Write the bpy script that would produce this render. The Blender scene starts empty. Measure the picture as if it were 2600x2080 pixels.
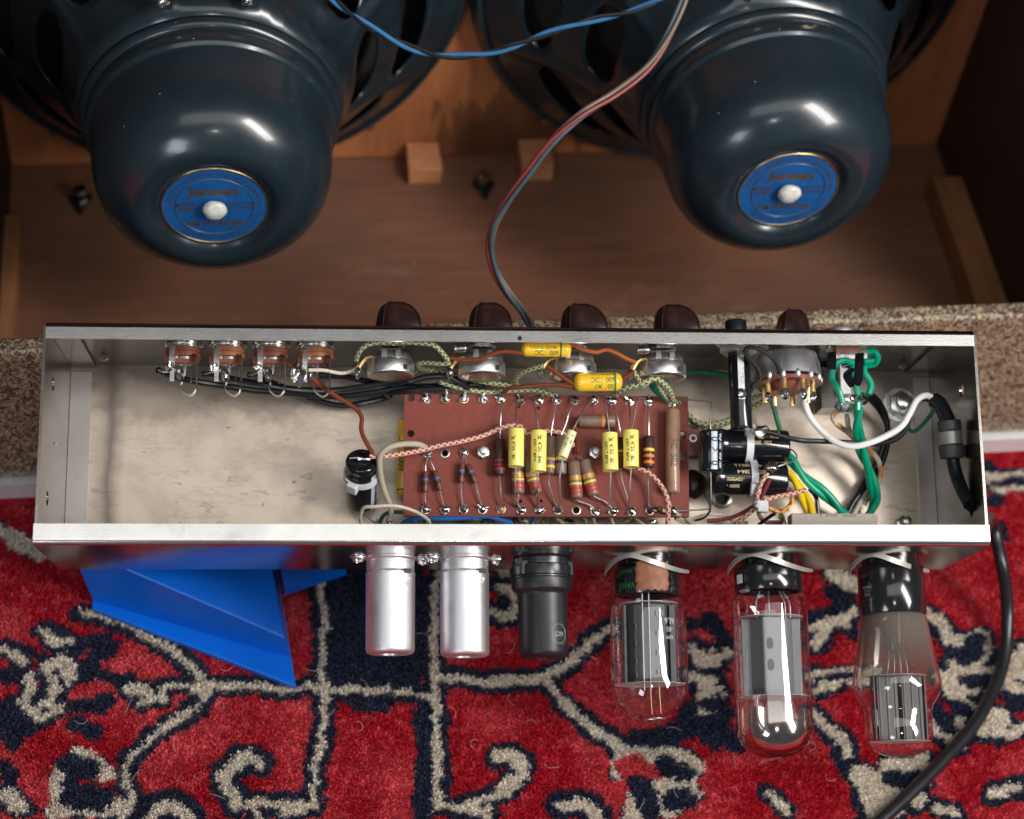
import bpy, bmesh, math, random
import numpy as np
from mathutils import Vector, Matrix, noise
random.seed(7); rng = np.random.default_rng(7)
MM = 0.001
scene = bpy.context.scene
# ------------------------------------------------------------------ camera
# camera axes in the world (columns right, up, back); world: X along the cabinet, Y into it, Z up
B = np.array([[0.98897637, 0.04153701, -0.14212816], [-0.12001236, 0.78708107, -0.60506232], [0.08673391, 0.61544948, 0.78338954]])
FPX = 4833.6
CAM = np.array([0.0, 0.0, 915.0])
camd = bpy.data.cameras.new("camera"); cam = bpy.data.objects.new("camera", camd); scene.collection.objects.link(cam)
m4 = Matrix([[*B[0], 0], [*B[1], 0], [*B[2], 0.915], [0, 0, 0, 1]]); cam.matrix_world = m4
camd.sensor_width = 36; camd.lens = 36 * FPX / 2600; camd.clip_start = 0.02; camd.clip_end = 50
camd.dof.use_dof = True; camd.dof.focus_distance = 0.945; camd.dof.aperture_fstop = 6.3
scene.camera = cam
# ------------------------------------------------------------------ world and lamps
world = bpy.data.worlds.new("World"); scene.world = world; world.use_nodes = True
world.node_tree.nodes["Background"].inputs[0].default_value = (0.80, 0.86, 1.0, 1)
world.node_tree.nodes["Background"].inputs[1].default_value = 0.12
scene.view_settings.view_transform = 'Standard'; scene.view_settings.look = 'None'
scene.view_settings.exposure = 0; scene.view_settings.gamma = 1
def softbox(name, camdir, dist, w, h, power, col=(1, 1, 1), roll=0.0):
    target = Vector((0.14, 0.60, 0.13))
    d = Vector(B @ np.array(camdir)).normalized()
    l = bpy.data.lights.new(name, 'AREA'); l.shape = 'RECTANGLE'; l.size = w; l.size_y = h; l.energy = power; l.color = col
    o = bpy.data.objects.new(name, l); scene.collection.objects.link(o)
    o.location = target + d * dist
    o.rotation_euler = (d.to_track_quat('Z', 'Y').to_matrix().to_4x4() @ Matrix.Rotation(roll, 4, 'Z')).to_euler()
softbox("key_softbox", (0.66, 0.04, 0.70), 1.45, 0.27, 0.90, 24, (1, 0.97, 0.93))
softbox("left_softbox", (-0.40, -0.40, 0.82), 1.3, 0.30, 0.30, 2.6, (0.92, 0.96, 1))
softbox("small_lamp", (0.09, -0.16, 0.98), 1.35, 0.09, 0.05, 0.8, (1, 0.97, 0.93))
softbox("ceiling_bounce", (0.13, 0.24, 0.96), 1.7, 1.9, 0.58, 6.4, (1, 0.99, 0.97))
# ------------------------------------------------------------------ chassis frame (millimetres)
Mr = None
def rodr(w):
    t = np.linalg.norm(w); k = w / t; K = np.array([[0, -k[2], k[1]], [k[2], 0, -k[0]], [-k[1], k[0], 0]])
    return np.eye(3) + np.sin(t) * K + (1 - np.cos(t)) * K @ K
Mc = rodr(np.array([-.2245, .0727, .002]))
Oc = np.array([-1.726, -82.1, -996.69]) - Mc @ np.array([230, 0, 0.])
RWc = B @ Mc; TWc = B @ Oc + CAM
CH = Matrix([[*RWc[0], TWc[0] * MM], [*RWc[1], TWc[1] * MM], [*RWc[2], TWc[2] * MM], [0, 0, 0, 1]])
WF = Matrix.Identity(4)
EYE = -Mc.T @ Oc
def ray(px, py): return np.array([(px - 1300) / FPX, (1040 - py) / FPX, -1.])
def P(px, py, v, ax=2):            # chassis point on the plane axis=v seen at a spot of the photograph
    r = Mc.T @ ray(px, py); q = EYE + r * ((v - EYE[ax]) / r[ax]); return Vector(q)
def W(px, py, v, ax=2):
    r = B @ ray(px, py); q = CAM + r * ((v - CAM[ax]) / r[ax]); return Vector(q)
ZR = dict(A=(860, 740, 3.369), B=(1400, 740, 3.369), C=(1960, 740, 3.369), D=(860, 1040, 3.369), E=(1400, 1040, 3.369),
          F=(1960, 1040, 3.369), Q=(60, 780, 2.156), T=(0, 1340, 2.331), U=(880, 1360, 2.3956), V=(1500, 1360, 1.96), S=(0, 0, 1.0),
          X=(0, 0, 1.6585), Y=(1300, 0, 1.6585), O=(0, 0, 0.82923), K=(0, 1340, 0.82923))
def z(k, x, y): a, b, s = ZR[k]; return a + x / s, b + y / s
def G(k, *t): return [P(*z(k, x, y), h) for x, y, h in t]
CL, CW, CD = 460., 106.8, 81.
# ------------------------------------------------------------------ mesh builder
class MB:
    def __init__(s): s.v = []; s.f = []; s.uv = {}
    def add(s, vs, fs):
        o = len(s.v); s.v += [Vector(p) for p in vs]; s.f += [tuple(i + o for i in f) for f in fs]; return s
    def box(s, a, b):
        x0, y0, z0 = a; x1, y1, z1 = b
        return s.add([(x0, y0, z0), (x1, y0, z0), (x1, y1, z0), (x0, y1, z0), (x0, y0, z1), (x1, y0, z1), (x1, y1, z1), (x0, y1, z1)],
              [(3, 2, 1, 0), (4, 5, 6, 7), (0, 1, 5, 4), (1, 2, 6, 5), (2, 3, 7, 6), (3, 0, 4, 7)])
    def lathe(s, p, axis, prof, seg=28):
        p = Vector(p); a = Vector(axis).normalized(); t = Vector((0, 0, 1)) if abs(a.z) < .9 else Vector((1, 0, 0))
        u = a.cross(t).normalized(); w = u.cross(a); o = len(s.v); rings = []
        for (h, r) in prof:
            if r < 1e-6: s.v.append(p + a * h); rings.append([len(s.v) - 1])
            else:
                rings.append(list(range(len(s.v), len(s.v) + seg)))
                for k in range(seg):
                    q = 2 * math.pi * k / seg; s.v.append(p + a * h + (u * math.cos(q) + w * math.sin(q)) * r)
        for A_, B_ in zip(rings, rings[1:]):
            for k in range(seg):
                k2 = (k + 1) % seg
                if len(A_) == 1 and len(B_) == 1: continue
                if len(A_) == 1: s.f.append((A_[0], B_[k2], B_[k]))
                elif len(B_) == 1: s.f.append((A_[k], A_[k2], B_[0]))
                else: s.f.append((A_[k], A_[k2], B_[k2], B_[k]))
        return s
    def cyl(s, p0, p1, r, seg=20, bev=0.0, r1=None):
        p0 = Vector(p0); p1 = Vector(p1); L = (p1 - p0).length; r1 = r if r1 is None else r1
        pr = [(0, 0), (0, r - bev), (bev * .3, r - bev * .3), (bev, r), (L - bev, r1), (L - bev * .3, r1 - bev * .3), (L, r1 - bev), (L, 0)] if bev else [(0, 0), (0, r), (L, r1), (L, 0)]
        return s.lathe(p0, p1 - p0, pr, seg)
    def prism(s, poly, n0, n1):     # poly: function h->3D given list; poly = list of (a,b) pairs already 3D at n0; n1 = offset vector
        k = len(poly); return s.add([Vector(p) for p in poly] + [Vector(p) + Vector(n1) for p in poly],
              [tuple(reversed(range(k))), tuple(range(k, 2 * k))] + [(i, (i + 1) % k, (i + 1) % k + k, i + k) for i in range(k)])
    def tube(s, pts, r, seg=10, flat=1.0, rfun=None, up=None, closed=False, cap=True):
        pts = [Vector(p) for p in pts]; n = len(pts); o = len(s.v); T = []
        for i in range(n):
            a = pts[max(i - 1, 0)]; b = pts[min(i + 1, n - 1)]; T.append((b - a).normalized() if (b - a).length > 1e-9 else Vector((0, 0, 1)))
        u = Vector(up) if up is not None else (Vector((0, 0, 1)) if abs(T[0].z) < .9 else Vector((1, 0, 0)))
        L = 0; 
        for i in range(n):
            if i: L += (pts[i] - pts[i - 1]).length
            u = (u - T[i] * u.dot(T[i])).normalized() if up is None else (Vector(up) - T[i] * Vector(up).dot(T[i])).normalized()
            w = T[i].cross(u); rr = rfun(i / (n - 1)) * r if rfun else r
            for k in range(seg):
                q = 2 * math.pi * k / seg; s.uv[len(s.v)] = (L, k / seg)
                s.v.append(pts[i] + (w * math.cos(q) + u * math.sin(q) * flat) * rr)
        for i in range(n - 1):
            for k in range(seg):
                k2 = (k + 1) % seg; s.f.append((o + i * seg + k, o + i * seg + k2, o + (i + 1) * seg + k2, o + (i + 1) * seg + k))
        if cap: s.f.append(tuple(o + k for k in reversed(range(seg)))); s.f.append(tuple(o + (n - 1) * seg + k for k in range(seg)))
        return s
    def blob(s, c, r, sq=(1, 1, 1), seed=0, amp=.25, sub=2):
        bm = bmesh.new(); bmesh.ops.create_icosphere(bm, subdivisions=sub, radius=1.0)
        o = len(s.v)
        for v in bm.verts:
            d = 1 + amp * noise.noise(v.co * 1.7 + Vector((seed * 3.1, seed, 0)))
            s.v.append(Vector(c) + Vector((v.co.x * sq[0], v.co.y * sq[1], v.co.z * sq[2])) * r * d)
        for f in bm.faces: s.f.append(tuple(o + v.index for v in f.verts))
        bm.free(); return s
    def mesh(s, name, mat, org=(0, 0, 0), smooth=True, angle=35):
        me = bpy.data.meshes.new(name); o = Vector(org)
        me.from_pydata([tuple((v - o) * MM) for v in s.v], [], s.f)
        if s.uv:
            l = me.uv_layers.new(name="UVMap"); 
            for poly in me.polygons:
                vs = [s.uv.get(me.loops[li].vertex_index, (0, 0)) for li in poly.loop_indices]
                wrap = max(a[1] for a in vs) - min(a[1] for a in vs) > .5
                for li, a in zip(poly.loop_indices, vs): l.data[li].uv = (a[0], a[1] + 1 if (wrap and a[1] < .5) else a[1])
        if mat: me.materials.append(mat)
        if smooth:
            me.polygons.foreach_set('use_smooth', [True] * len(me.polygons)); me.set_sharp_from_angle(angle=math.radians(angle))
        me.update(); return me
def link(o): scene.collection.objects.link(o); return o
def thing(name, label, cat, org=(0, 0, 0), frame=CH, group=None):
    o = link(bpy.data.objects.new(name, None)); o.empty_display_size = .01
    o.matrix_world = frame @ Matrix.Translation(Vector(org) * MM); o['label'] = label; o['category'] = cat
    if group: o['group'] = group
    o['_o'] = list(org); return o
def part(name, mb, mat, parent, label=None, smooth=True, angle=35, kind=None):
    root = parent
    while root.parent: root = root.parent
    org = root['_o']
    me = mb if isinstance(mb, bpy.types.Mesh) else mb.mesh(name, mat, org, smooth, angle)
    o = link(bpy.data.objects.new(name, me)); o.parent = parent
    if label: o['label'] = label
    if kind: o['kind'] = kind
    return o
def solo(name, mb, mat, label, cat, frame=CH, group=None, kind=None, smooth=True, angle=35):
    org = mb.v[0].copy(); o = link(bpy.data.objects.new(name, mb.mesh(name, mat, org, smooth, angle)))
    o.matrix_world = frame @ Matrix.Translation(org * MM)
    if label: o['label'] = label
    if cat: o['category'] = cat
    if group: o['group'] = group
    if kind: o['kind'] = kind
    return o
def spline(pts, step=1.2):
    pts = [Vector(p) for p in pts]
    if len(pts) == 2:
        n = max(2, int((pts[1] - pts[0]).length / 3)); return [pts[0].lerp(pts[1], i / n) for i in range(n + 1)]
    q = [pts[0] * 2 - pts[1]] + pts + [pts[-1] * 2 - pts[-2]]; out = []
    for i in range(1, len(q) - 2):
        a, b, c, d = q[i - 1:i + 3]; n = max(2, int((c - b).length / step))
        for k in range(n):
            t = k / n; out.append(.5 * ((2 * b) + (c - a) * t + (2 * a - 5 * b + 4 * c - d) * t * t + (3 * b - a - 3 * c + d) * t ** 3))
    out.append(pts[-1]); return out
def filled(outer, holes, ex, ey, c, thick):   # flat plate with round holes: 2D outline (list of (a,b)), holes (a,b,r); plane ex,ey at c
    cu = bpy.data.curves.new('t', 'CURVE'); cu.dimensions = '2D'; cu.fill_mode = 'BOTH'; cu.extrude = thick / 2
    def sp(pl):
        s = cu.splines.new('POLY'); s.points.add(len(pl) - 1)
        for i, (a, b) in enumerate(pl): s.points[i].co = (a, b, 0, 1)
        s.use_cyclic_u = True
    sp(outer)
    for (a, b, r) in holes: sp([(a + r * math.cos(k * math.pi / 14), b + r * math.sin(k * math.pi / 14)) for k in range(28)])
    ob = bpy.data.objects.new('t', cu); link(ob); dg = bpy.context.evaluated_depsgraph_get(); me = bpy.data.meshes.new_from_object(ob.evaluated_get(dg))
    ex = Vector(ex); ey = Vector(ey); n = ex.cross(ey); c = Vector(c)
    mb = MB(); mb.v = [c + ex * v.co.x + ey * v.co.y + n * v.co.z for v in me.vertices]; mb.f = [tuple(p.vertices) for p in me.polygons]
    bpy.data.objects.remove(ob); bpy.data.curves.remove(cu); bpy.data.meshes.remove(me); return mb
def text_mb(s, size, fn, sx=1.0, thick=0.0, bold=0.0, align='CENTER'):
    cu = bpy.data.curves.new('t', 'FONT'); cu.body = s; cu.size = size; cu.align_x = align; cu.align_y = 'CENTER'; cu.offset = bold; cu.resolution_u = 3
    ob = bpy.data.objects.new('t', cu); link(ob); dg = bpy.context.evaluated_depsgraph_get(); me = bpy.data.meshes.new_from_object(ob.evaluated_get(dg))
    bm = bmesh.new(); bm.from_mesh(me)
    bmesh.ops.triangulate(bm, faces=bm.faces)
    mb = MB(); mb.v = [Vector(fn(v.co.x * sx, v.co.y)) for v in bm.verts]; mb.f = [tuple(v.index for v in f.verts) for f in bm.faces]
    bm.free(); bpy.data.objects.remove(ob); bpy.data.curves.remove(cu); bpy.data.meshes.remove(me); return mb
def join(*mbs):
    r = MB()
    for m in mbs:
        o = len(r.v); r.v += m.v; r.f += [tuple(i + o for i in f) for f in m.f]
        for k, v in m.uv.items(): r.uv[k + o] = v
    return r
# ------------------------------------------------------------------ materials
MT = {}
def nodes(name):
    m = bpy.data.materials.new(name); m.use_nodes = True; MT[name] = m
    nt = m.node_tree; return m, nt, nt.nodes['Principled BSDF']
def N(nt, t, **kw):
    n = nt.nodes.new(t)
    for k, v in kw.items(): setattr(n, k, v)
    return n
def ramp(nt, src, stops):
    r = N(nt, 'ShaderNodeValToRGB'); cr = r.color_ramp
    while len(cr.elements) > len(stops): cr.elements.remove(cr.elements[-1])
    while len(cr.elements) < len(stops): cr.elements.new(.5)
    for e, (p, c) in zip(cr.elements, stops): e.position = p; e.color = (*c, 1) if len(c) == 3 else c
    nt.links.new(src, r.inputs[0]); return r.outputs[0]
def noise_n(nt, scale, detail=4, rough=.55, coord='Object', stretch=None, dist=0):
    tc = N(nt, 'ShaderNodeTexCoord'); n = N(nt, 'ShaderNodeTexNoise'); n.inputs['Scale'].default_value = scale
    n.inputs['Detail'].default_value = detail; n.inputs['Roughness'].default_value = rough; n.inputs['Distortion'].default_value = dist
    src = tc.outputs[coord]
    if stretch:
        mp = N(nt, 'ShaderNodeMapping'); mp.inputs['Scale'].default_value = stretch; nt.links.new(src, mp.inputs[0]); src = mp.outputs[0]
    nt.links.new(src, n.inputs['Vector']); return n.outputs['Fac']
def mix(nt, fac, a, b, bt='MIX'):
    m = N(nt, 'ShaderNodeMix', data_type='RGBA', blend_type=bt)
    for i, v in ((0, fac), (6, a), (7, b)):
        if isinstance(v, (int, float)): m.inputs[i].default_value = v
        elif isinstance(v, tuple): m.inputs[i].default_value = (*v, 1) if len(v) == 3 else v
        else: nt.links.new(v, m.inputs[i])
    return m.outputs[2]
def bump(nt, bs, h, strength=.3, dist=.0004):
    b = N(nt, 'ShaderNodeBump'); b.inputs['Strength'].default_value = strength; b.inputs['Distance'].default_value = dist
    nt.links.new(h, b.inputs['Height']); nt.links.new(b.outputs[0], bs.inputs['Normal'])
def mat(name, col, rough=.5, metal=0, var=.15, vscale=120, bmp=0, bscale=900, coat=0, spec=.5, stretch=None, rvar=.1, sheen=0, emis=None):
    m, nt, bs = nodes(name); c = Vector(col)
    f = noise_n(nt, vscale, 5, .6, stretch=stretch)
    out = ramp(nt, f, [(.3, tuple(c * (1 - var))), (.7, tuple(min(1, k * (1 + var * .7)) for k in c))])
    nt.links.new(out, bs.inputs['Base Color'])
    mr = N(nt, 'ShaderNodeMapRange'); mr.inputs[3].default_value = max(0, rough - rvar); mr.inputs[4].default_value = min(1, rough + rvar)
    nt.links.new(noise_n(nt, vscale * 1.7, 4, stretch=stretch), mr.inputs[0]); nt.links.new(mr.outputs[0], bs.inputs['Roughness'])
    bs.inputs['Metallic'].default_value = metal; bs.inputs['Coat Weight'].default_value = coat; bs.inputs['Coat Roughness'].default_value = .08
    bs.inputs['Specular IOR Level'].default_value = spec
    if bmp: bump(nt, bs, noise_n(nt, bscale, 3, stretch=stretch), bmp)
    return m
def braid(name, ca, cb, pitch, starts=2, rough=.7):
    m, nt, bs = nodes(name); uv = N(nt, 'ShaderNodeTexCoord'); sp = N(nt, 'ShaderNodeSeparateXYZ'); nt.links.new(uv.outputs['UV'], sp.inputs[0])
    def ma(op, a, b=None, c=None):
        n = N(nt, 'ShaderNodeMath', operation=op)
        for i, v in enumerate((a, b, c)):
            if v is None: continue
            if isinstance(v, (int, float)): n.inputs[i].default_value = v
            else: nt.links.new(v, n.inputs[i])
        return n.outputs[0]
    u = ma('DIVIDE', sp.outputs[0], pitch); v = ma('MULTIPLY', sp.outputs[1], float(starts))
    a = ma('FRACT', ma('ADD', u, v)); b = ma('FRACT', ma('SUBTRACT', ma('MULTIPLY', u, 1.0), v))
    s1 = ma('GREATER_THAN', a, .36); s2 = ma('GREATER_THAN', b, .34)
    k = ma('MULTIPLY', s1, s2)
    col = mix(nt, k, cb, ca); fine = noise_n(nt, 1500, 3)
    col = mix(nt, .35, col, ramp(nt, fine, [(.3, (.25, .25, .25)), (.75, (1, 1, 1))]), 'MULTIPLY')
    nt.links.new(col, bs.inputs['Base Color']); bs.inputs['Roughness'].default_value = rough
    w = ma('ABSOLUTE', ma('SUBTRACT', ma('FRACT', ma('ADD', ma('MULTIPLY', u, 2.0), v)), .5))
    w2 = ma('ABSOLUTE', ma('SUBTRACT', ma('FRACT', ma('SUBTRACT', ma('MULTIPLY', u, 2.0), v)), .5))
    bump(nt, bs, ma('ADD', ma('ADD', w, w2), fine), .9, .0003); return m
def steel(name, base, rough, grain=.25, stain=.3, dark=(.30, .27, .24)):
    m, nt, bs = nodes(name); c = Vector(base)
    f1 = noise_n(nt, 14, 6, .6, dist=.6); f2 = noise_n(nt, 60, 6, .65)
    col = ramp(nt, f1, [(.32, tuple(c * (1 - stain))), (.5, tuple(c)), (.7, tuple(min(1, k * 1.12) for k in c))])
    col = mix(nt, ramp(nt, f2, [(.55, (0, 0, 0)), (.75, (.55, .55, .55))]), col, dark)
    nt.links.new(col, bs.inputs['Base Color']); bs.inputs['Metallic'].default_value = 1
    mr = N(nt, 'ShaderNodeMapRange'); mr.inputs[3].default_value = rough * .75; mr.inputs[4].default_value = rough * 1.3
    nt.links.new(f2, mr.inputs[0]); nt.links.new(mr.outputs[0], bs.inputs['Roughness'])
    bump(nt, bs, noise_n(nt, 2600, 2, .6, stretch=(.35, 1, 1)), grain, .0001); return m
def glass(name, tint=(1, 1, 1), getter=None):
    m = bpy.data.materials.new(name); m.use_nodes = True; nt = m.node_tree; nt.nodes.clear()
    o = N(nt, 'ShaderNodeOutputMaterial'); tr = N(nt, 'ShaderNodeBsdfTransparent'); tr.inputs[0].default_value = (*tint, 1)
    gl = N(nt, 'ShaderNodeBsdfGlossy'); gl.inputs['Roughness'].default_value = .01; lw = N(nt, 'ShaderNodeLayerWeight'); lw.inputs[0].default_value = .30
    nt.links.new(ramp(nt, lw.outputs['Facing'], [(.40, tint), (.75, tuple(k * .70 for k in tint)), (.95, tuple(k * .25 for k in tint))]), tr.inputs[0])
    fr = N(nt, 'ShaderNodeFresnel'); ge = N(nt, 'ShaderNodeNewGeometry'); io = N(nt, 'ShaderNodeMapRange'); io.inputs[3].default_value = 1.5; io.inputs[4].default_value = 1 / 1.5
    nt.links.new(ge.outputs['Backfacing'], io.inputs[0]); nt.links.new(io.outputs[0], fr.inputs[0]); mx = N(nt, 'ShaderNodeMixShader')
    f2 = N(nt, 'ShaderNodeMath', operation='MULTIPLY', use_clamp=True); f2.inputs[1].default_value = 2.3; nt.links.new(fr.outputs[0], f2.inputs[0]); nt.links.new(f2.outputs[0], mx.inputs[0]); nt.links.new(tr.outputs[0], mx.inputs[1]); nt.links.new(gl.outputs[0], mx.inputs[2])
    out = mx.outputs[0]
    if getter:                    # (axis start mm, end mm, colour, metallic, max cover): deposit inside the bulb, along object -Y
        a, b, colr, met, cov = getter
        tc = N(nt, 'ShaderNodeTexCoord'); sp = N(nt, 'ShaderNodeSeparateXYZ'); nt.links.new(tc.outputs['Object'], sp.inputs[0])
        mr = N(nt, 'ShaderNodeMapRange'); mr.interpolation_type = 'SMOOTHSTEP'; mr.inputs[1].default_value = -a * MM; mr.inputs[2].default_value = -b * MM; mr.inputs[4].default_value = cov
        nt.links.new(sp.outputs[1], mr.inputs[0])
        pb = N(nt, 'ShaderNodeBsdfPrincipled'); pb.inputs['Base Color'].default_value = (*colr, 1); pb.inputs['Metallic'].default_value = met; pb.inputs['Roughness'].default_value = .12
        m2 = N(nt, 'ShaderNodeMixShader'); nt.links.new(mr.outputs[0], m2.inputs[0]); nt.links.new(out, m2.inputs[1]); nt.links.new(pb.outputs[0], m2.inputs[2]); out = m2.outputs[0]
    nt.links.new(out, o.inputs[0]); MT[name] = m; return m

M_ = {}
M_['steel'] = steel('chassis_steel', (.235, .215, .195), .20, .25, .35, (.20, .17, .15))
M_['tab'] = steel('tab_steel', (.52, .48, .46), .34, .2, .25, (.30, .26, .24))
M_['rim'] = steel('rim_steel', (.66, .64, .61), .22, .25, .12, (.45, .43, .40))
M_['outer'] = steel('polished_steel', (.60, .57, .56), .20, .08, .1)
M_['tin'] = mat('bright_tin', (.70, .69, .67), .28, 1, .2, 200, .1)
M_['alu'] = mat('aluminium', (.76, .76, .78), .47, 1, .08, 60, .1, 1500, stretch=(3, .3, 3))
M_['solder'] = mat('solder', (.74, .74, .74), .16, 1, .15, 500, .3, 700)
M_['solder_dark'] = mat('solder_dark', (.45, .42, .38), .2, 1, .3, 500, .3, 700)
M_['flux'] = mat('amber_flux', (.55, .24, .05), .2, 0, .3, 500, coat=1)
M_['lead'] = mat('tinned_wire', (.55, .54, .53), .42, 1, .15, 300)
M_['board'] = mat('board_fibre', (.195, .034, .019), .62, 0, .16, 420, .12, 1400)
M_['black_pl'] = mat('black_plastic', (.011, .012, .015), .30, 0, .2, 100, coat=.3)
M_['black_gl'] = mat('black_gloss_sleeve', (.007, .008, .011), .17, 0, .2, 100, .1, 150, coat=.35)
M_['black_wire'] = mat('black_wire_jacket', (.012, .014, .019), .34, 0, .2, 100)
M_['cord'] = mat('black_cord_jacket', (.012, .013, .016), .30, 0, .2, 60, .08, 400)
M_['bake'] = mat('brown_bakelite', (.024, .009, .007), .36, 0, .35, 90, .10, 300, coat=.12)
M_['bake_base'] = mat('black_tube_base', (.010, .010, .011), .16, 0, .3, 90, .03, 400, coat=.4)
M_['phen'] = mat('brown_phenolic', (.20, .055, .032), .45, 0, .25, 300)
M_['res_brown'] = mat('resistor_dark_brown', (.055, .022, .016), .42, 0, .15, 400)
M_['res_grey'] = mat('resistor_grey_brown', (.20, .135, .10), .38, 0, .12, 400, .05)
M_['res_red'] = mat('resistor_red_brown', (.13, .040, .024), .45, 0, .15, 400)
M_['b_red'] = mat('band_red', (.50, .03, .03), .4, var=.1)
M_['b_yel'] = mat('band_yellow', (.80, .58, .06), .4, var=.1)
M_['b_gold'] = mat('band_gold', (.60, .34, .11), .35, .4, var=.15)
M_['b_orange'] = mat('band_orange', (.78, .21, .02), .4, var=.1)
M_['b_blue'] = mat('band_blue', (.03, .17, .50), .4, var=.1)
M_['b_black'] = mat('band_black', (.015, .015, .02), .4, var=.1)
M_['b_brown'] = mat('band_brown', (.22, .055, .03), .4, var=.1)
M_['b_violet'] = mat('band_violet', (.22, .10, .28), .4, var=.1)
M_['cap_y'] = mat('film_cap_yellow', (.86, .76, .17), .30, 0, .05, 60, coat=.3)
M_['cap_pale'] = mat('film_cap_pale', (.84, .80, .42), .35, 0, .06, 60, coat=.3)
M_['cap_o'] = mat('capacitor_amber', (.88, .52, .028), .22, 0, .08, 60, coat=.6)
M_['ink_black'] = mat('ink_black', (.02, .02, .02), .5)
M_['ink_green'] = mat('ink_green', (.02, .16, .05), .5)
M_['ink_white'] = mat('ink_white', (.70, .76, .80), .5)
M_['ink_gold'] = mat('ink_gold', (.72, .52, .26), .4)
M_['ink_grey'] = mat('ink_grey', (.38, .38, .38), .5)
M_['stripe'] = mat('stripe_pale_blue', (.42, .50, .60), .35)
M_['tie'] = mat('nylon_tie', (.62, .64, .66), .4, 0, .08)
M_['grn'] = mat('green_wire', (.0, .30, .17), .28, 0, .12, 80, coat=.2)
M_['grn_dk'] = mat('dark_green_wire', (.01, .17, .08), .35, 0, .3, 200)
M_['yel'] = mat('yellow_wire', (.84, .58, .01), .3, 0, .12, 80, coat=.2)
M_['wht'] = mat('white_wire', (.74, .73, .70), .35, 0, .08, 80)
M_['cream'] = mat('cream_wire', (.62, .56, .44), .5, 0, .15, 300)
M_['blue'] = mat('blue_wire', (.01, .15, .52), .35, 0, .15, 100)
M_['rust'] = braid('rust_cloth_wire', (.32, .065, .014), (.20, .032, .010), .8, 4, .42)
M_['orange'] = braid('orange_cloth_wire', (.62, .17, .03), (.45, .10, .02), .8, 4, .42)
M_['gbraid'] = braid('green_cream_braid', (.04, .16, .055), (.60, .50, .30), 3.2, 3)
M_['rbraid'] = braid('red_cream_braid', (.62, .045, .05), (.72, .62, .47), 3.2, 3)
M_['cbraid'] = braid('cream_cloth', (.52, .45, .32), (.62, .56, .42), 1.2, 4)
M_['obraid'] = braid('cream_wire_orange_flecks', (.62, .25, .06), (.64, .58, .42), 14, 1)
M_['bbraid'] = braid('black_cloth', (.02, .02, .022), (.009, .009, .010), 1.4, 4, .5)
M_['brass'] = mat('brass_lug', (.72, .48, .22), .3, 1, .25, 300)
M_['paper'] = mat('torn_brown_paper', (.24, .09, .04), .6, 0, .35, 160, .4, 500)
M_['plate'] = mat('tube_plate_grey', (.075, .075, .078), .5, .1, .12, 150)
M_['mica'] = mat('mica', (.55, .53, .52), .3, 0, .1)
M_['strap'] = mat('retainer_strap', (.36, .345, .315), .42, .5, .1, 200)
M_['cement'] = mat('cement_resistor', (.38, .34, .29), .75, 0, .1, 500, .3, 1500)
M_['enamel'] = mat('speaker_enamel', (.013, .024, .032), .25, 0, .15, 40, .03, 120, coat=.25)
def flecks(m, amount=.79, col=(.35, .36, .36)):
    nt = m.node_tree; bs = nt.nodes['Principled BSDF']; old = bs.inputs['Base Color'].links[0].from_socket
    a = ramp(nt, noise_n(nt, 260, 1.5, .5), [(amount, (0, 0, 0)), (amount + .02, (.8, .8, .8))]); b = ramp(nt, noise_n(nt, 1100, 1, .5), [(.80, (0, 0, 0)), (.83, (.35, .35, .35))])
    nt.links.new(mix(nt, b, mix(nt, a, old, col), col), bs.inputs['Base Color'])
flecks(M_['enamel'], .80)
M_['lab_blue'] = mat('label_blue', (.012, .12, .38), .35, .3, .15, 150)
M_['lab_gold'] = mat('label_ink_bronze', (.10, .08, .07), .4, .3)
M_['rivet'] = mat('plug_white', (.62, .62, .58), .3, 0, .25, 400)
M_['cone'] = mat('speaker_paper', (.012, .011, .010), .8)
M_['wedge'] = mat('blue_plastic', (.0, .13, .66), .33, 0, .04, 40, .03, 300)
M_['sp_red'] = mat('wire_red_rubber', (.20, .030, .028), .5)
M_['sp_grey'] = mat('wire_grey_blue', (.05, .08, .10), .5)
M_['sp_tan'] = mat('wire_tan', (.15, .11, .085), .5)
M_['sp_blue'] = mat('wire_bright_blue', (.03, .16, .36), .45)
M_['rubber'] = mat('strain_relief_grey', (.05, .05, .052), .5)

def wood(name, c1, c2, scale=18, rough=.6, stretch=(1, 9, 9), blotch=False):
    m, nt, bs = nodes(name)
    f = noise_n(nt, scale, 8, .62, stretch=stretch, dist=.15); g = noise_n(nt, 6, 6, .6)
    col = ramp(nt, f, [(.3, c1), (.72, c2)])
    col = mix(nt, .55, col, ramp(nt, g, [(.3, (.42, .40, .40)), (.68, (1, 1, 1))]), 'MULTIPLY')
    if blotch:
        col = mix(nt, ramp(nt, noise_n(nt, 7, 7, .62), [(.42, (0, 0, 0)), (.60, (.5, .5, .5))]), col, (.125, .074, .052))
        col = mix(nt, ramp(nt, noise_n(nt, 22, 6, .7, dist=.6), [(.60, (0, 0, 0)), (.68, (.25, .25, .25))]), col, (.36, .20, .13))
    sp = noise_n(nt, 90, 3, .7); col = mix(nt, ramp(nt, sp, [(.70, (0, 0, 0)), (.76, (.4, .4, .4))]), col, tuple(min(1, k * 2.2) for k in c2))
    nt.links.new(col, bs.inputs['Base Color']); bs.inputs['Roughness'].default_value = rough
    bump(nt, bs, f, .06, .0004); return m
M_['wood'] = wood('cabinet_wood', (.20, .082, .046), (.29, .125, .070), 18, .6, (1, 7, 7), True)
M_['wood_dk'] = wood('dark_side_wood', (.030, .016, .012), (.060, .030, .020), 18, .6, (9, 1, 9))  # cabinet wood darkened: shade on the side walls put into the colour
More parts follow.
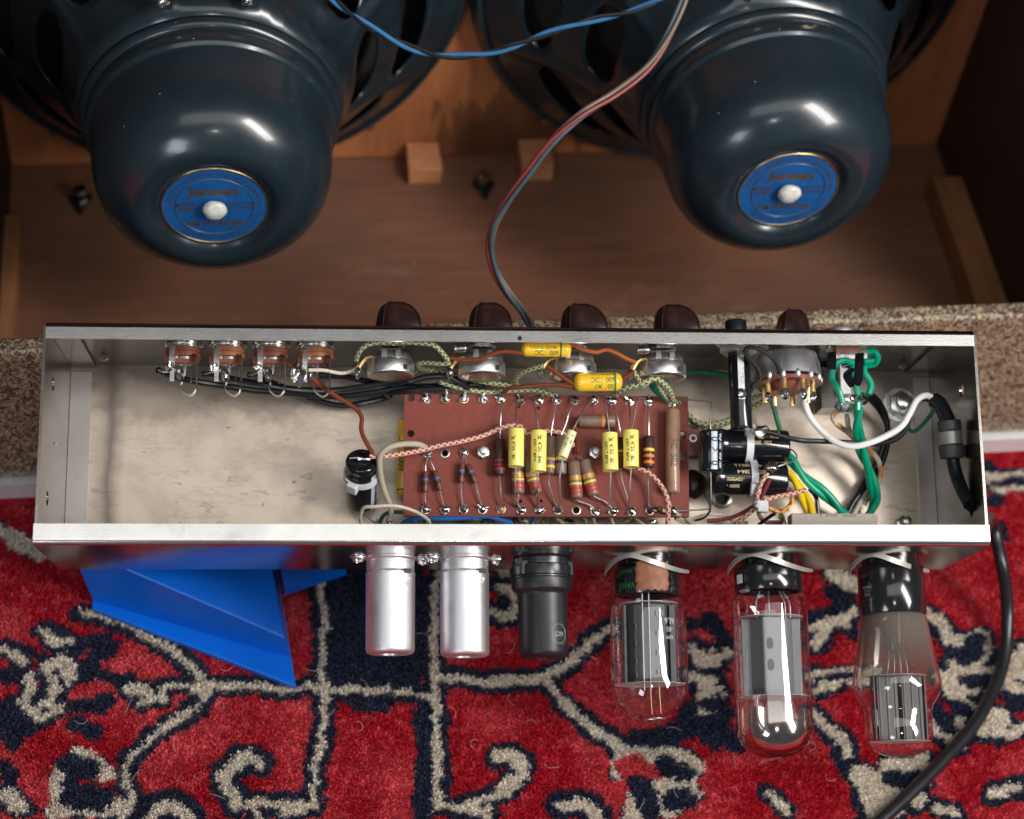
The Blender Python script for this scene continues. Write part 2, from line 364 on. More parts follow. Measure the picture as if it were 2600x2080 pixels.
M_['wood_or'] = wood('baffle_wood', (.46, .155, .06), (.68, .26, .10), 14, .6, (9, 9, 1))
M_['wood_cut'] = wood('cut_pine', (.62, .25, .11), (.85, .40, .19), 30, .6, (2, 9, 9))
M_['wood_cl'] = wood('cleat_pine', (.26, .105, .045), (.42, .18, .075), 20, .6, (9, 1, 9))
def tweed():
    m, nt, bs = nodes('tweed_covering')
    a = noise_n(nt, 250, 2.5, .5, dist=2.6); b = noise_n(nt, 420, 3, .6); g = noise_n(nt, 12, 4)
    f = N(nt, 'ShaderNodeMath', operation='ADD'); nt.links.new(a, f.inputs[0])
    h = N(nt, 'ShaderNodeMath', operation='MULTIPLY'); nt.links.new(b, h.inputs[0]); h.inputs[1].default_value = .25; nt.links.new(h.outputs[0], f.inputs[1])
    col = ramp(nt, f.outputs[0], [(.56, (.075, .052, .042)), (.61, (.13, .095, .072)), (.67, (.40, .31, .195)), (.82, (.47, .375, .245))])
    col = mix(nt, .4, col, ramp(nt, g, [(.3, (.5, .46, .44)), (.7, (1, 1, 1))]), 'MULTIPLY')
    nt.links.new(col, bs.inputs['Base Color']); bs.inputs['Roughness'].default_value = .5; bump(nt, bs, f.outputs[0], .5, .0005); return m
M_['tweed'] = tweed()
def floor_metal():
    m, nt, bs = nodes('stained_floor_metal')
    a = noise_n(nt, 16, 9, .68, dist=.25); b = noise_n(nt, 45, 8, .7, dist=.4); c = noise_n(nt, 90, 3, .5, stretch=(.5, 1.6, 1))
    col = ramp(nt, a, [(.28, (.36, .30, .25)), (.40, (.52, .435, .355)), (.50, (.63, .53, .43)), (.60, (.67, .57, .465)), (.76, (.50, .45, .405))])
    col = mix(nt, ramp(nt, b, [(.52, (0, 0, 0)), (.60, (.22, .22, .22)), (.74, (.5, .5, .5))]), col, (.40, .35, .30))
    col = mix(nt, ramp(nt, c, [(.64, (0, 0, 0)), (.655, (.7, .7, .7)), (.67, (.25, .25, .25)), (.74, (.4, .4, .4))]), col, (.24, .22, .21))
    s2 = noise_n(nt, 140, 2, .5); col = mix(nt, ramp(nt, s2, [(.74, (0, 0, 0)), (.77, (.8, .8, .8))]), col, (.20, .12, .07))
    sc = noise_n(nt, 260, 4, .7, stretch=(.12, 1.4, 1)); col = mix(nt, ramp(nt, sc, [(.62, (0, 0, 0)), (.66, (.3, .3, .3))]), col, (.72, .70, .66))
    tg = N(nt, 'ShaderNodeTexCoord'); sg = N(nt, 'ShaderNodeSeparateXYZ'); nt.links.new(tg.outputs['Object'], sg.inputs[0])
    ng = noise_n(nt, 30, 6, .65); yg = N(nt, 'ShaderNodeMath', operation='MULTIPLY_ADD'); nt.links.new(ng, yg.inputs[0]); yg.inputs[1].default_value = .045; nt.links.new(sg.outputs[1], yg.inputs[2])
    col = mix(nt, ramp(nt, yg.outputs[0], [(.098, (0, 0, 0)), (.106, (.55, .55, .55)), (.115, (.35, .35, .35)), (.125, (.8, .8, .8))]), col, (.17, .145, .125))  # rear edge: grime, with the shade by the wall put into the colour
    fg = noise_n(nt, 55, 5, .6, stretch=(.35, 1.6, 1)); col = mix(nt, ramp(nt, fg, [(.55, (0, 0, 0)), (.585, (.28, .28, .28)), (.62, (0, 0, 0))]), col, (.34, .27, .21))
    # tide mark: dark stripe next to the left tab
    tc = N(nt, 'ShaderNodeTexCoord'); sp = N(nt, 'ShaderNodeSeparateXYZ'); nt.links.new(tc.outputs['Object'], sp.inputs[0])
    w = noise_n(nt, 25, 3); ad = N(nt, 'ShaderNodeMath', operation='MULTIPLY_ADD'); nt.links.new(w, ad.inputs[0]); ad.inputs[1].default_value = .012; nt.links.new(sp.outputs[0], ad.inputs[2])
    st = ramp(nt, ad.outputs[0], [(0, (0, 0, 0)), (.0215, (.2, .2, .2)), (.0285, (.95, .95, .95)), (.0330, (0, 0, 0))])
    col = mix(nt, st, col, (.13, .11, .10))
    nt.links.new(col, bs.inputs['Base Color']); bs.inputs['Metallic'].default_value = .50
    mr = N(nt, 'ShaderNodeMapRange'); mr.inputs[3].default_value = .27; mr.inputs[4].default_value = .44
    nt.links.new(b, mr.inputs[0]); nt.links.new(mr.outputs[0], bs.inputs['Roughness']); bump(nt, bs, sc, .06, .0001); return m
M_['floor'] = floor_metal()
g_clear = glass('bulb_glass'); g_mid = glass('bulb_glass_getter', (1, 1, 1), (82, 92, (.55, .53, .50), 1.0, .75)); g_brown = glass('bulb_glass_smoky', (.97, .95, .93), (62, 30, (.10, .085, .075), .3, .62))
# ------------------------------------------------------------------ floor and rug
fl = MB().box((-1200, -400, -12), (1500, 1700, -4)); o = solo('floor', fl, mat('floorboards', (.22, .12, .07), .5, 0, .2, 8), None, None, WF, kind='structure')
RP = []   # rug pattern strokes: (kind, points in rug mm, half width)
def rpx(k, pts): return np.array([[*W(*z(k, a, b), 0)][:2] for a, b in pts])
def stroke(col, k, pts, w): RP.append((col, rpx(k, pts), w * (.84 if w < 12 else 1)))
def line(k, pts, w=2.9, nw=7.6):
    w *= .69; nw *= .84
    q = rpx(k, pts); RP.append((1, q, nw)); RP.append((2, q, w))
line('T', [(1890,330),(1900,450),(1910,700),(1895,880),(1930,960)])
line('T', [(1920,1000),(1905,1200),(1870,1400),(1850,1580),(1865,1640),(1660,1630),(1460,1630),(1520,1690),(1540,1760)])
line('T', [(1020,935),(1250,945),(1450,920),(1700,960),(1820,930),(1930,960),(2098,940)])
line('U', [(0,935),(250,945),(420,960),(520,960)])
line('T', [(480,500),(560,515),(680,560),(780,600),(880,650),(1000,700),(1080,790),(1150,850),(1200,895)])
line('T', [(1240,950),(1150,1070),(1020,1150),(900,1230),(830,1310),(760,1370),(740,1480),(770,1570),(770,1650),(700,1720)])
line('T', [(1540,1400),(1450,1340),(1390,1400),(1310,1470),(1340,1530),(1390,1580),(1380,1640)], 4.6, 9.5)
line('T', [(0,20),(70,90),(150,130),(260,160)], 5, 5)
line('T', [(360,780),(410,830),(400,880)], 6, 9)
line('T', [(280,800),(280,840)], 5, 8)
line('T', [(150,880),(180,960),(130,1030),(200,1100)], 4.5, 7)
line('T', [(320,900),(330,960),(260,1040),(340,1070),(240,1130)], 4, 8)
stroke(1,'T',[(0,870),(120,880)],6); stroke(1,'T',[(30,690),(100,720),(160,750)],5.5); stroke(1,'T',[(220,610),(290,580),(370,610)],5)
stroke(1,'T',[(340,640),(360,720),(420,760),(480,680),(620,660)],5); stroke(1,'T',[(500,880),(560,760),(660,710)],6); stroke(1,'T',[(0,1050),(60,1030)],5)
stroke(1,'T',[(20,1200),(110,1120),(150,1180)],8); stroke(1,'T',[(380,1060),(500,1050),(620,1030)],6); stroke(1,'T',[(600,870),(690,890),(780,910)],4.5)
line('T', [(760,960),(840,960),(900,1000),(850,1020)], 4.2, 8); line('T', [(970,930),(960,1020)],4,7); line('T',[(1160,960),(1215,980),(1240,920)],4,7)
line('T', [(330,1600),(330,1500),(370,1400),(470,1330),(560,1400),(620,1460)], 6, 6)
stroke(11,'T',[(400,1390),(520,1430)],7); stroke(11,'T',[(440,1590),(600,1600)],9); stroke(11,'T',[(380,1500),(440,1480)],4)
line('T', [(300,1680),(480,1660),(600,1680),(700,1640)], 6, 6); stroke(11,'T',[(450,1160),(560,1210)],6)
line('T', [(880,1740),(930,1660),(1000,1640),(1080,1690),(1110,1760)], 5, 12)
line('U', [(545,230),(532,380),(530,500),(530,800),(530,950),(540,1100),(540,1300),(560,1450),(545,1640),(700,1650),(870,1590),(960,1540),(1060,1440),(1080,1370),(1000,1300),(900,1350)], 3.2, 8)
stroke(2,'U',[(920,1340),(1000,1330),(1060,1380),(1040,1450),(960,1530)],5.5); stroke(11,'U',[(985,1425),(1000,1435)],3)
stroke(1,'U',[(150,200),(150,860)],22); stroke(1,'U',[(330,250),(310,860)],13); stroke(1,'U',[(50,260),(40,880)],14)
stroke(1,'U',[(470,1060),(480,1400),(470,1725)],7)
line('U', [(570,870),(690,860),(820,890),(1000,880),(1200,870)], 3.6, 8.5)
line('U', [(1210,850),(1330,790),(1440,680),(1540,600),(1620,560)], 3.8, 8.5)
line('U', [(1210,870),(1290,1000),(1400,1100),(1520,1180),(1650,1270)], 3.8, 8.5)
line('U', [(870,460),(960,490),(1020,440),(980,340),(930,310)], 5, 10); stroke(11,'U',[(900,400),(950,410)],6); stroke(10,'U',[(875,360),(890,372)],2.4)
line('U', [(1630,1440),(1640,1360),(1750,1330),(1900,1330),(2050,1340),(2120,1400),(2080,1480),(1960,1520),(1850,1540)], 6.5, 6.5)
line('U', [(1850,1540),(1760,1600),(1740,1690)], 8, 8); line('U',[(1850,1540),(1900,1640),(1960,1660)],8,8); line('U',[(2060,1480),(2120,1560)],6,6)
stroke(11,'U',[(1930,1390),(2000,1420),(2060,1440)],7); stroke(11,'U',[(1770,1500),(1810,1580),(1840,1660)],7.5); stroke(11,'U',[(1980,1610),(2060,1600)],8); stroke(10,'U',[(1680,1400),(1760,1390)],7)
line('U', [(1300,1640),(1400,1620),(1490,1660),(1510,1740)], 5, 11); line('U', [(720,1660),(850,1670),(860,1725)], 3.5, 8)
stroke(1,'U',[(1780,1210),(1800,1220)],4); stroke(1,'U',[(1900,1230),(1980,1240),(2050,1130)],7); stroke(1,'U',[(2110,1070),(2130,1130)],7)
line('V', [(0,970),(60,1000),(130,1060),(170,1060)], 4, 9)
line('V', [(500,560),(540,620),(620,620),(600,590)], 5, 9); line('V', [(500,700),(590,720),(560,790),(620,850),(560,870)], 5.5, 10)
stroke(1,'V',[(500,440),(600,420),(640,500),(680,540)],6); stroke(1,'V',[(500,550),(560,600),(650,650)],6); stroke(1,'V',[(620,930),(680,1000),(710,1040)],7); stroke(1,'V',[(250,1000),(380,1000),(470,950),(490,870)],8); stroke(1,'V',[(550,970),(620,1030)],6)
line('V', [(1110,540),(1180,440),(1240,410),(1300,380)], 4.5, 9); line('V', [(1100,700),(1200,700),(1300,700),(1400,690)], 7, 9); stroke(11,'V',[(1110,715),(1300,690)],2.5); line('V',[(1120,770),(1220,740)],4,8)
line('V', [(1100,880),(1170,960),(1240,1000),(1270,1080)], 4.5, 9); stroke(1,'V',[(1110,400),(1290,350)],6); stroke(1,'V',[(1110,480),(1180,520)],5)
line('V', [(1200,190),(1250,210),(1310,250)], 8, 9); stroke(1,'V',[(1200,290),(1260,290)],7); stroke(1,'V',[(1280,420),(1300,480)],6)
line('V', [(1670,380),(1740,430),(1780,520),(1880,520),(1950,500),(1960,570),(1890,640),(1800,690)], 6, 8.5); stroke(11,'V',[(1860,590),(1930,520)],6); stroke(1,'V',[(1700,450),(1750,540)],6)
line('V', [(1800,640),(1900,660),(2000,680),(2150,690)], 5, 10); line('V', [(1740,700),(1800,800),(1900,870),(2040,900),(2040,960),(1940,960)], 6.5, 9.5); stroke(11,'V',[(1860,720),(2000,720)],5)
line('V', [(1700,880),(1740,990),(1820,1040),(1830,930)], 5.5, 9); stroke(11,'V',[(1720,890),(1780,960)],6); line('V', [(2080,600),(2120,650),(2150,560)], 5, 9); line('V',[(2080,730),(2150,770)],5,9); stroke(1,'V',[(2060,800),(2150,850)],6); stroke(1,'V',[(1900,1000),(2000,1010)],5)
line('V', [(1470,1140),(1560,1180),(1650,1160),(1640,1110)], 7, 8); line('V', [(1340,1190),(1390,1260),(1410,1370)], 10, 12); line('V', [(1480,1250),(1560,1270),(1620,1300)], 9, 10); stroke(11,'V',[(1480,1200),(1630,1210)],6); stroke(1,'V',[(1260,1120),(1320,1260),(1350,1400)],6); stroke(1,'V',[(1540,1370),(1640,1340)],6)
stroke(1,'V',[(1230,1060),(1280,1170)],6)
line('F', [(1880,590),(1960,610),(2060,590),(2200,600)], 8, 9); line('F', [(1900,670),(2060,650),(2200,690)], 5, 6); stroke(11,'F',[(1880,640),(2020,610),(2200,620)],3); stroke(1,'F',[(1830,460),(1850,560),(1870,680),(1920,700)],6); stroke(1,'F',[(1860,790),(1920,780)],5); stroke(1,'F',[(1930,990),(1940,1070)],6)
line('S', [(0,1335),(40,1360),(80,1380)], 4, 4)
line('K', [(2105,330),(2150,345)], 5, 8); line('K', [(2085,400),(2120,430),(2156,425)], 5, 8); stroke(1,'K',[(2110,270),(2150,285)],6)
line('K', [(1985,235),(2020,250),(2060,235),(2075,270)], 4, 7); stroke(11,'K',[(2025,275),(2055,262)],5); line('K', [(1990,330),(2030,345),(2070,330)], 4, 7); stroke(11,'K',[(2010,375),(2040,390)],5)
line('K', [(1830,520),(1850,560),(1880,590)], 7, 9); line('K', [(1885,495),(1935,500),(1945,530)], 6, 8); stroke(11,'K',[(1890,530),(1930,545)],5); line('K',[(1975,590),(2010,600)],4,8)
line('K', [(1455,260),(1500,275),(1530,262)], 4, 7); line('K', [(1470,330),(1520,345)], 4, 7); stroke(11,'K',[(1490,372),(1530,385)],5); line('K', [(1700,215),(1740,195),(1780,205)], 4, 7)
line('K', [(0,255),(30,262),(52,280)], 3.5, 6); line('K', [(90,215),(110,240),(145,235)], 4, 7); stroke(1,'K',[(10,400),(40,420),(30,450)],6); line('K', [(10,560),(45,590)], 5, 8); stroke(1,'K',[(0,500),(25,520)],6)
line('K', [(600,600),(640,590)], 4, 8); line('K', [(2090,560),(2140,545)], 5, 9); stroke(1,'K',[(1540,440),(1560,455)],5); line('K', [(1620,560),(1650,590)], 4.5, 8); line('K', [(1040,70),(1060,90)], 5, 8)
order = [s for s in RP if s[0] == 1] + [s for s in RP if s[0] == 2] + [s for s in RP if s[0] == 0] + [(s[0] - 10, s[1], s[2]) for s in RP if s[0] >= 10]
def hashn(a, b, s=0): 
    v = np.sin(a * 127.1 + b * 311.7 + s * 74.7) * 43758.5453; return v - np.floor(v)
def vnoise(x, y, sc, s=0):
    x = x / sc; y = y / sc; i = np.floor(x); j = np.floor(y); u = x - i; v = y - j; u = u * u * (3 - 2 * u); v = v * v * (3 - 2 * v)
    return (hashn(i, j, s) * (1 - u) + hashn(i + 1, j, s) * u) * (1 - v) + (hashn(i, j + 1, s) * (1 - u) + hashn(i + 1, j + 1, s) * u) * v
def classify(x, y):
    c = np.zeros(len(x), int)
    jx = (vnoise(x, y, 2.6, 1) - .5) * 2.4 + (vnoise(x, y, 9, 6) - .5) * 2.6; jy = (vnoise(x, y, 2.6, 2) - .5) * 2.4 + (vnoise(x, y, 9, 7) - .5) * 2.6
    X = x + jx * .8; Y = y + jy * .8; X = (np.floor(X / 2.0) + .5) * 2.0; Y = (np.floor(Y / 2.2) + .5) * 2.2
    for col, pts, w in order:
        lo = pts.min(0) - w - 1; hi = pts.max(0) + w + 1
        m = np.where((X > lo[0]) & (X < hi[0]) & (Y > lo[1]) & (Y < hi[1]))[0]
        if not len(m): continue
        d = np.full(len(m), 1e9); px_, py_ = X[m], Y[m]
        if len(pts) == 1: d = np.hypot(px_ - pts[0, 0], py_ - pts[0, 1])
        for a, b in zip(pts[:-1], pts[1:]):
            ab = b - a; L = max((ab ** 2).sum(), 1e-9); t = np.clip(((px_ - a[0]) * ab[0] + (py_ - a[1]) * ab[1]) / L, 0, 1)
            d = np.minimum(d, np.hypot(px_ - a[0] - t * ab[0], py_ - a[1] - t * ab[1]))
        c[m[d < w]] = col
    return c
PALETTE = np.array([(.70, .033, .060), (.060, .072, .130), (1.0, .90, .79)])
def rugcol(x, y, s=0):
    c = classify(x, y); col = PALETTE[c].copy()
    pink = (np.clip((vnoise(x, y, 26, 3) - .45) * 2.4, 0, 1) + 1.1 * np.clip((vnoise(x, y, 3.5, 11) - .62) * 3, 0, 1)) * (c == 0); col += pink[:, None] * np.array([.16, .10, .10])
    k = .90 + .20 * vnoise(x, y, 2.2, 4) ; return col * k[:, None]
def fast_mesh(name, V, F, C, m):
    me = bpy.data.meshes.new(name); nv = len(V); nf, k = F.shape
    me.vertices.add(nv); me.vertices.foreach_set('co', (V * MM).astype(np.float32).ravel())
    me.loops.add(nf * k); me.loops.foreach_set('vertex_index', F.astype(np.int32).ravel()); me.polygons.add(nf)
    me.polygons.foreach_set('loop_start', np.arange(0, nf * k, k, dtype=np.int32)); me.polygons.foreach_set('loop_total', np.full(nf, k, dtype=np.int32)) if hasattr(me.polygons[0], 'loop_total') and False else None
    me.update(calc_edges=True); me.validate()
    a = me.color_attributes.new('dye', 'FLOAT_COLOR', 'POINT'); a.data.foreach_set('color', np.hstack([C, np.ones((nv, 1))]).astype(np.float32).ravel())
    me.materials.append(m); return me
m, nt, bs = nodes('wool_pile'); at = N(nt, 'ShaderNodeAttribute', attribute_name='dye'); nt.links.new(at.outputs['Color'], bs.inputs['Base Color'])
bs.inputs['Roughness'].default_value = .85; bs.inputs['Specular IOR Level'].default_value = .05; bs.inputs['Sheen Weight'].default_value = 0
wool = m
rug = thing('rug', 'red, navy and cream patterned wool rug lying under the opened amplifier', 'rug', (150, 500, 0), WF)
ro = np.array([150, 500, 0.])
gx, gy = np.meshgrid(np.arange(-700, 1001, 4.), np.arange(100, 1301, 4.)); V = np.stack([gx.ravel(), gy.ravel(), np.full(gx.size, -1.9)], 1)
ny, nx = gx.shape; idx = np.arange(nx * ny).reshape(ny, nx); F = np.stack([idx[:-1, :-1].ravel(), idx[:-1, 1:].ravel(), idx[1:, 1:].ravel(), idx[1:, :-1].ravel()], 1)
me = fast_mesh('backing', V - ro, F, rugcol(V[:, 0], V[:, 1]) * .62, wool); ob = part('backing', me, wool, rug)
cs = 1.3; cx, cy = np.meshgrid(np.arange(-250, 580, cs), np.arange(320, 700, cs)); cx = cx.ravel(); cy = cy.ravel(); n = len(cx)
cx = cx + rng.uniform(-.45, .45, n); cy = cy + rng.uniform(-.45, .45, n); cc = rugcol(cx, cy)
Vs = []; Cs = []; K = 5
for k in range(K):
    a = rng.uniform(0, 2 * np.pi, n); bx = cx + rng.uniform(-.7, .7, n); by = cy + rng.uniform(-.7, .7, n)
    h = rng.uniform(2.9, 4.3, n) + .8 * vnoise(cx, cy, 14, 9); lean = rng.uniform(0, 1.5, n); la = rng.uniform(0, 2 * np.pi, n) ; wd = rng.uniform(.38, .56, n)
    lx = np.cos(la) * lean + .5; ly = np.sin(la) * lean - .6; dx = np.cos(a) * wd; dy = np.sin(a) * wd
    v = np.stack([np.stack([bx - dx, by - dy, np.full(n, -1.8)], 1), np.stack([bx + dx, by + dy, np.full(n, -1.8)], 1),
                  np.stack([bx + lx + dx * .55, by + ly + dy * .55, h - 3.2], 1), np.stack([bx + lx - dx * .55, by + ly - dy * .55, h - 3.2], 1)], 1)
    Vs.append(v.reshape(-1, 3)); sh = rng.uniform(.92, 1.10, n)[:, None]
    Cs.append(np.stack([cc * .85, cc * .85, cc * sh, cc * sh], 1).reshape(-1, 3))  # darker blade roots: shade down in the pile put into the vertex colour
V = np.vstack(Vs); C = np.vstack(Cs); F = np.arange(len(V)).reshape(-1, 4)
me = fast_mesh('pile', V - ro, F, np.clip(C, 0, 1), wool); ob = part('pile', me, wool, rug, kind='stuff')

lint = MB()
for k in range(46):
    x = rng.uniform(-110, 400); y = rng.uniform(420, 560); a = rng.uniform(0, 6.28); cv = rng.uniform(-.5, .5); p = [Vector((x, y, 1.9))]
    for j in range(7):
        a += cv + rng.uniform(-.3, .3); p.append(p[-1] + Vector((math.cos(a), math.sin(a), rng.uniform(-.15, .2))) * 1.3)
    lint.tube(p, .07, 4)
M_['lint'] = mat('lint', (.62, .50, .48), .8); part('lint', lint, M_['lint'], rug, kind='stuff')
# ------------------------------------------------------------------ cabinet
XL, XR, YB, YP, ZF, ZT = -139., 488., 912., 673., 15., 560.
cab = thing('speaker_cabinet', 'brown wooden speaker cabinet with tweed covered back panel, standing on the rug', 'cabinet', (170, 780, 0), WF)
part('bottom_panel', MB().box((XL - 12, YP - 9, 2), (XR + 12, YB, ZF)), M_['wood'], cab)
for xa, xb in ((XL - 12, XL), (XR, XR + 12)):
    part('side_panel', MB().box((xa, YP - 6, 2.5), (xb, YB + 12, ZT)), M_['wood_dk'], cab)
part('top_panel', MB().box((XL - 12, YP - 6, ZT + .5), (XR + 12, YB + 12, ZT + 12)), M_['wood'], cab)
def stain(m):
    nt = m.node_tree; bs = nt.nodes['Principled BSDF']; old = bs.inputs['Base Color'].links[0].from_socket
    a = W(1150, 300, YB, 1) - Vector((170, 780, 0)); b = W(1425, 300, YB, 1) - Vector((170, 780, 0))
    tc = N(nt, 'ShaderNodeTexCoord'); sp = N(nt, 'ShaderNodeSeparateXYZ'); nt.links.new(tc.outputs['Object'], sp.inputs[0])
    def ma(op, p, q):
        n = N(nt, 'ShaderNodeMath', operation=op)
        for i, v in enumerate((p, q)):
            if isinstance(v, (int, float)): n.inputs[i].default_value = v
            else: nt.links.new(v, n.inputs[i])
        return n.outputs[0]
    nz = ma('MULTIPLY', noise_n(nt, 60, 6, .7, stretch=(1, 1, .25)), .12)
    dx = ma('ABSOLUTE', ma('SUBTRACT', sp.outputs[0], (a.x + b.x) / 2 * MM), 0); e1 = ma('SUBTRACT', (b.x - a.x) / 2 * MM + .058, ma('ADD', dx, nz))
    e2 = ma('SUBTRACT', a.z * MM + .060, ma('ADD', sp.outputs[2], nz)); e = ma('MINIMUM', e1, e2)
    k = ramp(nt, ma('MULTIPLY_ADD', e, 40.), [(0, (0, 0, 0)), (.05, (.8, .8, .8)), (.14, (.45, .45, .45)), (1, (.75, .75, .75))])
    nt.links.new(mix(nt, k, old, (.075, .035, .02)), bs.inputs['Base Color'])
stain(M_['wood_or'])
part('baffle', MB().box((XL, YB + .5, ZF + .5), (XR, YB + 12, ZT)), M_['wood_or'], cab)
M_['trim'] = mat('trim_aluminium', (.80, .79, .80), .30, .35, .05, 60)
lb = part('lower_back_panel', MB().box((XL - 60, 661.5, 14), (XR + 60, 672.4, 126.0)), M_['tweed'], cab)
bv = lb.modifiers.new('b', 'BEVEL'); bv.width = .0025; bv.segments = 3; bv.limit_method = 'ANGLE'
tr = MB().box((XL - 62, 657.0, .5), (XR + 62, 672, 13.6)); part('metal_trim', tr, M_['trim'], cab, 'polished metal strip along the foot of the tweed panel')
for (xa, ya, w_, d_, h_, lab) in ((W(1037, 480, ZF).x, 886, 22, 12, 14, 'glue block left of the mounting nut'), (W(1325, 478, ZF).x, 886, 21, 12, 15, 'glue block right of the mounting nut')):
    b = part('glue_block', MB().box((xa, ya, ZF + .3), (xa + w_, ya + d_ + 14, ZF + h_)), M_['wood_cut'], cab, lab)
    bv = b.modifiers.new('b', 'BEVEL'); bv.width = .0008
# corner cleats: run from the back opening inwards along the side walls
def slab(pts, n): return MB().prism([Vector(p) for p in pts], 0, n)
part('corner_cleat', slab([(XR - 21, 690, ZF + .4), (XR - .4, 690, ZF + .4), (XR - .4, 862, ZF + .4), (XR - 21, 862, ZF + .4)], (0, 0, 19)), M_['wood_cl'], cab, 'pine cleat at the right side wall')
part('corner_cleat', slab([(XL + .4, 690, ZF + .4), (XL + 10, 690, ZF + .4), (XL + 10, 850, ZF + .4), (XL + .4, 850, ZF + .4)], (0, 0, 19)), M_['wood_cl'], cab, 'dark cleat at the left side wall')
for (px, py) in ((1228, 458), (203, 492)):
    c = W(px, py, ZF + 4); mb = MB().prism([(c.x - 8, c.y, ZF + .4), (c.x, c.y - 16, ZF + .4), (c.x + 8, c.y, ZF + .4), (c.x, c.y + 9, ZF + .4)], 0, (0, 0, 1.2))
    nb = part('mounting_nut_plate', mb, M_['black_pl'], cab); part('nut', MB().cyl((c.x, c.y, ZF + 1.8), (c.x, c.y, ZF + 9), 4.6, 6, .8), M_['solder_dark'], nb)

# ------------------------------------------------------------------ speakers
def speaker(cx, cz, label, nslot_phase):
    Y0 = 712.; sp = thing('loudspeaker', label, 'loudspeaker', (cx, 899, cz), WF, 'blue-black loudspeakers mounted on the baffle')
    c = (cx, Y0, cz); ax = (0, 1, 0)
    prof = [(3.2, 0), (3.2, 28.9), (2.6, 29.7), (.8, 31.2), (-.6, 34.5), (-1.2, 37), (-1.2, 40), (-.6, 42.5), (.8, 45), (4.5, 51), (10, 56.8), (17, 61), (25, 63.4), (34, 64.6), (54, 65.6), (55.5, 66.2), (56.5, 67.6), (58, 68.2), (62, 68.2), (66, 68.2), (67, 67.4)]
    # arc rounding of the cup edge
    part('magnet_cup', MB().lathe(c, ax, prof, 96), M_['enamel'], sp, angle=60)
    lab = part('label_disc', MB().lathe(c, ax, [(2.9, 0), (2.9, 27.4), (3.1, 27.6)], 72), M_['lab_blue'], sp, 'round blue maker label')
    part('label_rim', MB().lathe(c, ax, [(3.0, 27.3), (2.4, 27.6), (2.4, 28.1), (3.1, 28.6)], 72), M_['brass'], lab)
    yl = Y0 + 2.6
    def flat(x0, z0): return lambda x, y: (cx - x0 * 0 + x + x0, yl, cz + z0 + y)
    mbs = [text_mb("Jensen", 9.5, flat(0, 11), 1.05, bold=.35), text_mb("PM SPEAKER", 5.2, flat(0, -13), 1.05, bold=.15), text_mb("MODEL\nP12R", 3.6, flat(-15, 0), 1, bold=.1), text_mb("VOICE COIL\n8 OHMS", 3.0, flat(14, 0), 1)]
    def arc(s, r, a0, size, flip=1):
        out = MB(); n = len(s)
        for i, ch in enumerate(s):
            if ch == ' ': continue
            th = math.radians(a0) - flip * i * size * .78 / r
            t = text_mb(ch, size, lambda x, y: (cx + math.cos(th) * (r + flip * y) + math.sin(th) * x * flip, yl, cz + math.sin(th) * (r + flip * y) - math.cos(th) * x * flip)); out = join(out, t)
        return out
    mbs.append(arc("JENSEN MANUFACTURING COMPANY", 23.6, 178, 3.5)); mbs.append(arc("CHICAGO ILLINOIS U.S.A.", 23.6, 225, 2.9, -1))
    part('lettering', join(*mbs), M_['lab_gold'], lab, smooth=False)
    ring = [Vector((cx + 20.6 * math.cos(a * math.pi / 36), yl, cz + 20.6 * math.sin(a * math.pi / 36))) for a in range(72)]
    part('printed_ring', MB().tube(ring + [ring[0]], .22, 4), M_['lab_gold'], lab)
    part('plug', MB().blob((cx, Y0 - .2, cz), 6.4, (1, .55, 1), 3, .12, 3), M_['rivet'], sp, 'cracked white plug in the label centre')
    # basket: neck, then a dished bowl pierced by two rings of arc slots, raised ribs between the sectors
    mb = MB().lathe(c, ax, [(66, 66.5), (67, 69), (69, 70.5), (72, 71)], 96)
    def bowl(t, a, rib):
        r = 71 + 81 * t; y = Y0 + 72 + 114 * t ** .62 - rib; return Vector((cx + r * math.cos(a), y, cz + r * math.sin(a)))
    NS = 8; NA = 28
    for s in range(NS):
        a0 = math.radians(17.5 + 45 * s); a1 = a0 + math.radians(45)
        def slot(q, half, w):
            u = abs((q - .5) / half); return 0 if u >= 1 else w * (1 - u ** 3.5) ** .5
        bands = [(lambda q: 0., lambda q: .22 - slot(q, .38, .09), 5), (lambda q: .22 + slot(q, .38, .09), lambda q: .60 - slot(q, .40, .105), 6), (lambda q: .60 + slot(q, .40, .105), lambda q: 1., 6)]
        for lo, hi, n_ in bands:
            o = len(mb.v)
            for i in range(n_ + 1):
                for k in range(NA + 1):
                    q = k / NA; t = lo(q) + (hi(q) - lo(q)) * i / n_; e = min(q, 1 - q); rib = 4.5 * max(0, 1 - e / .10) ** 1.3 * math.sin(min(1, max(0, t)) * math.pi) ** .5
                    mb.v.append(bowl(t, a0 + (a1 - a0) * q, rib))
            for i in range(n_):
                for k in range(NA):
                    p = o + i * (NA + 1) + k; mb.f.append((p, p + NA + 1, p + NA + 2, p + 1))
    b = part('basket', mb, M_['enamel'], sp, angle=60); bm = bmesh.new(); bm.from_mesh(b.data); bmesh.ops.remove_doubles(bm, verts=bm.verts, dist=2e-5); bmesh.ops.recalc_face_normals(bm, faces=bm.faces); bm.to_mesh(b.data); bm.free(); b.data.polygons.foreach_set('use_smooth', [True] * len(b.data.polygons)); so = b.modifiers.new('s', 'SOLIDIFY'); so.thickness = .0014; so.offset = 0
    part('rim', MB().lathe(c, ax, [(184, 150.5), (183.2, 152), (183.2, 153.6), (186, 154.5), (189, 156), (191, 158), (196, 158.4), (197, 158), (197, 146)], 128), M_['enamel'], sp)
    part('paper_cone', MB().lathe(c, ax, [(130, 50), (150, 84), (178, 118), (190, 142), (194, 149)], 64), M_['cone'], sp)
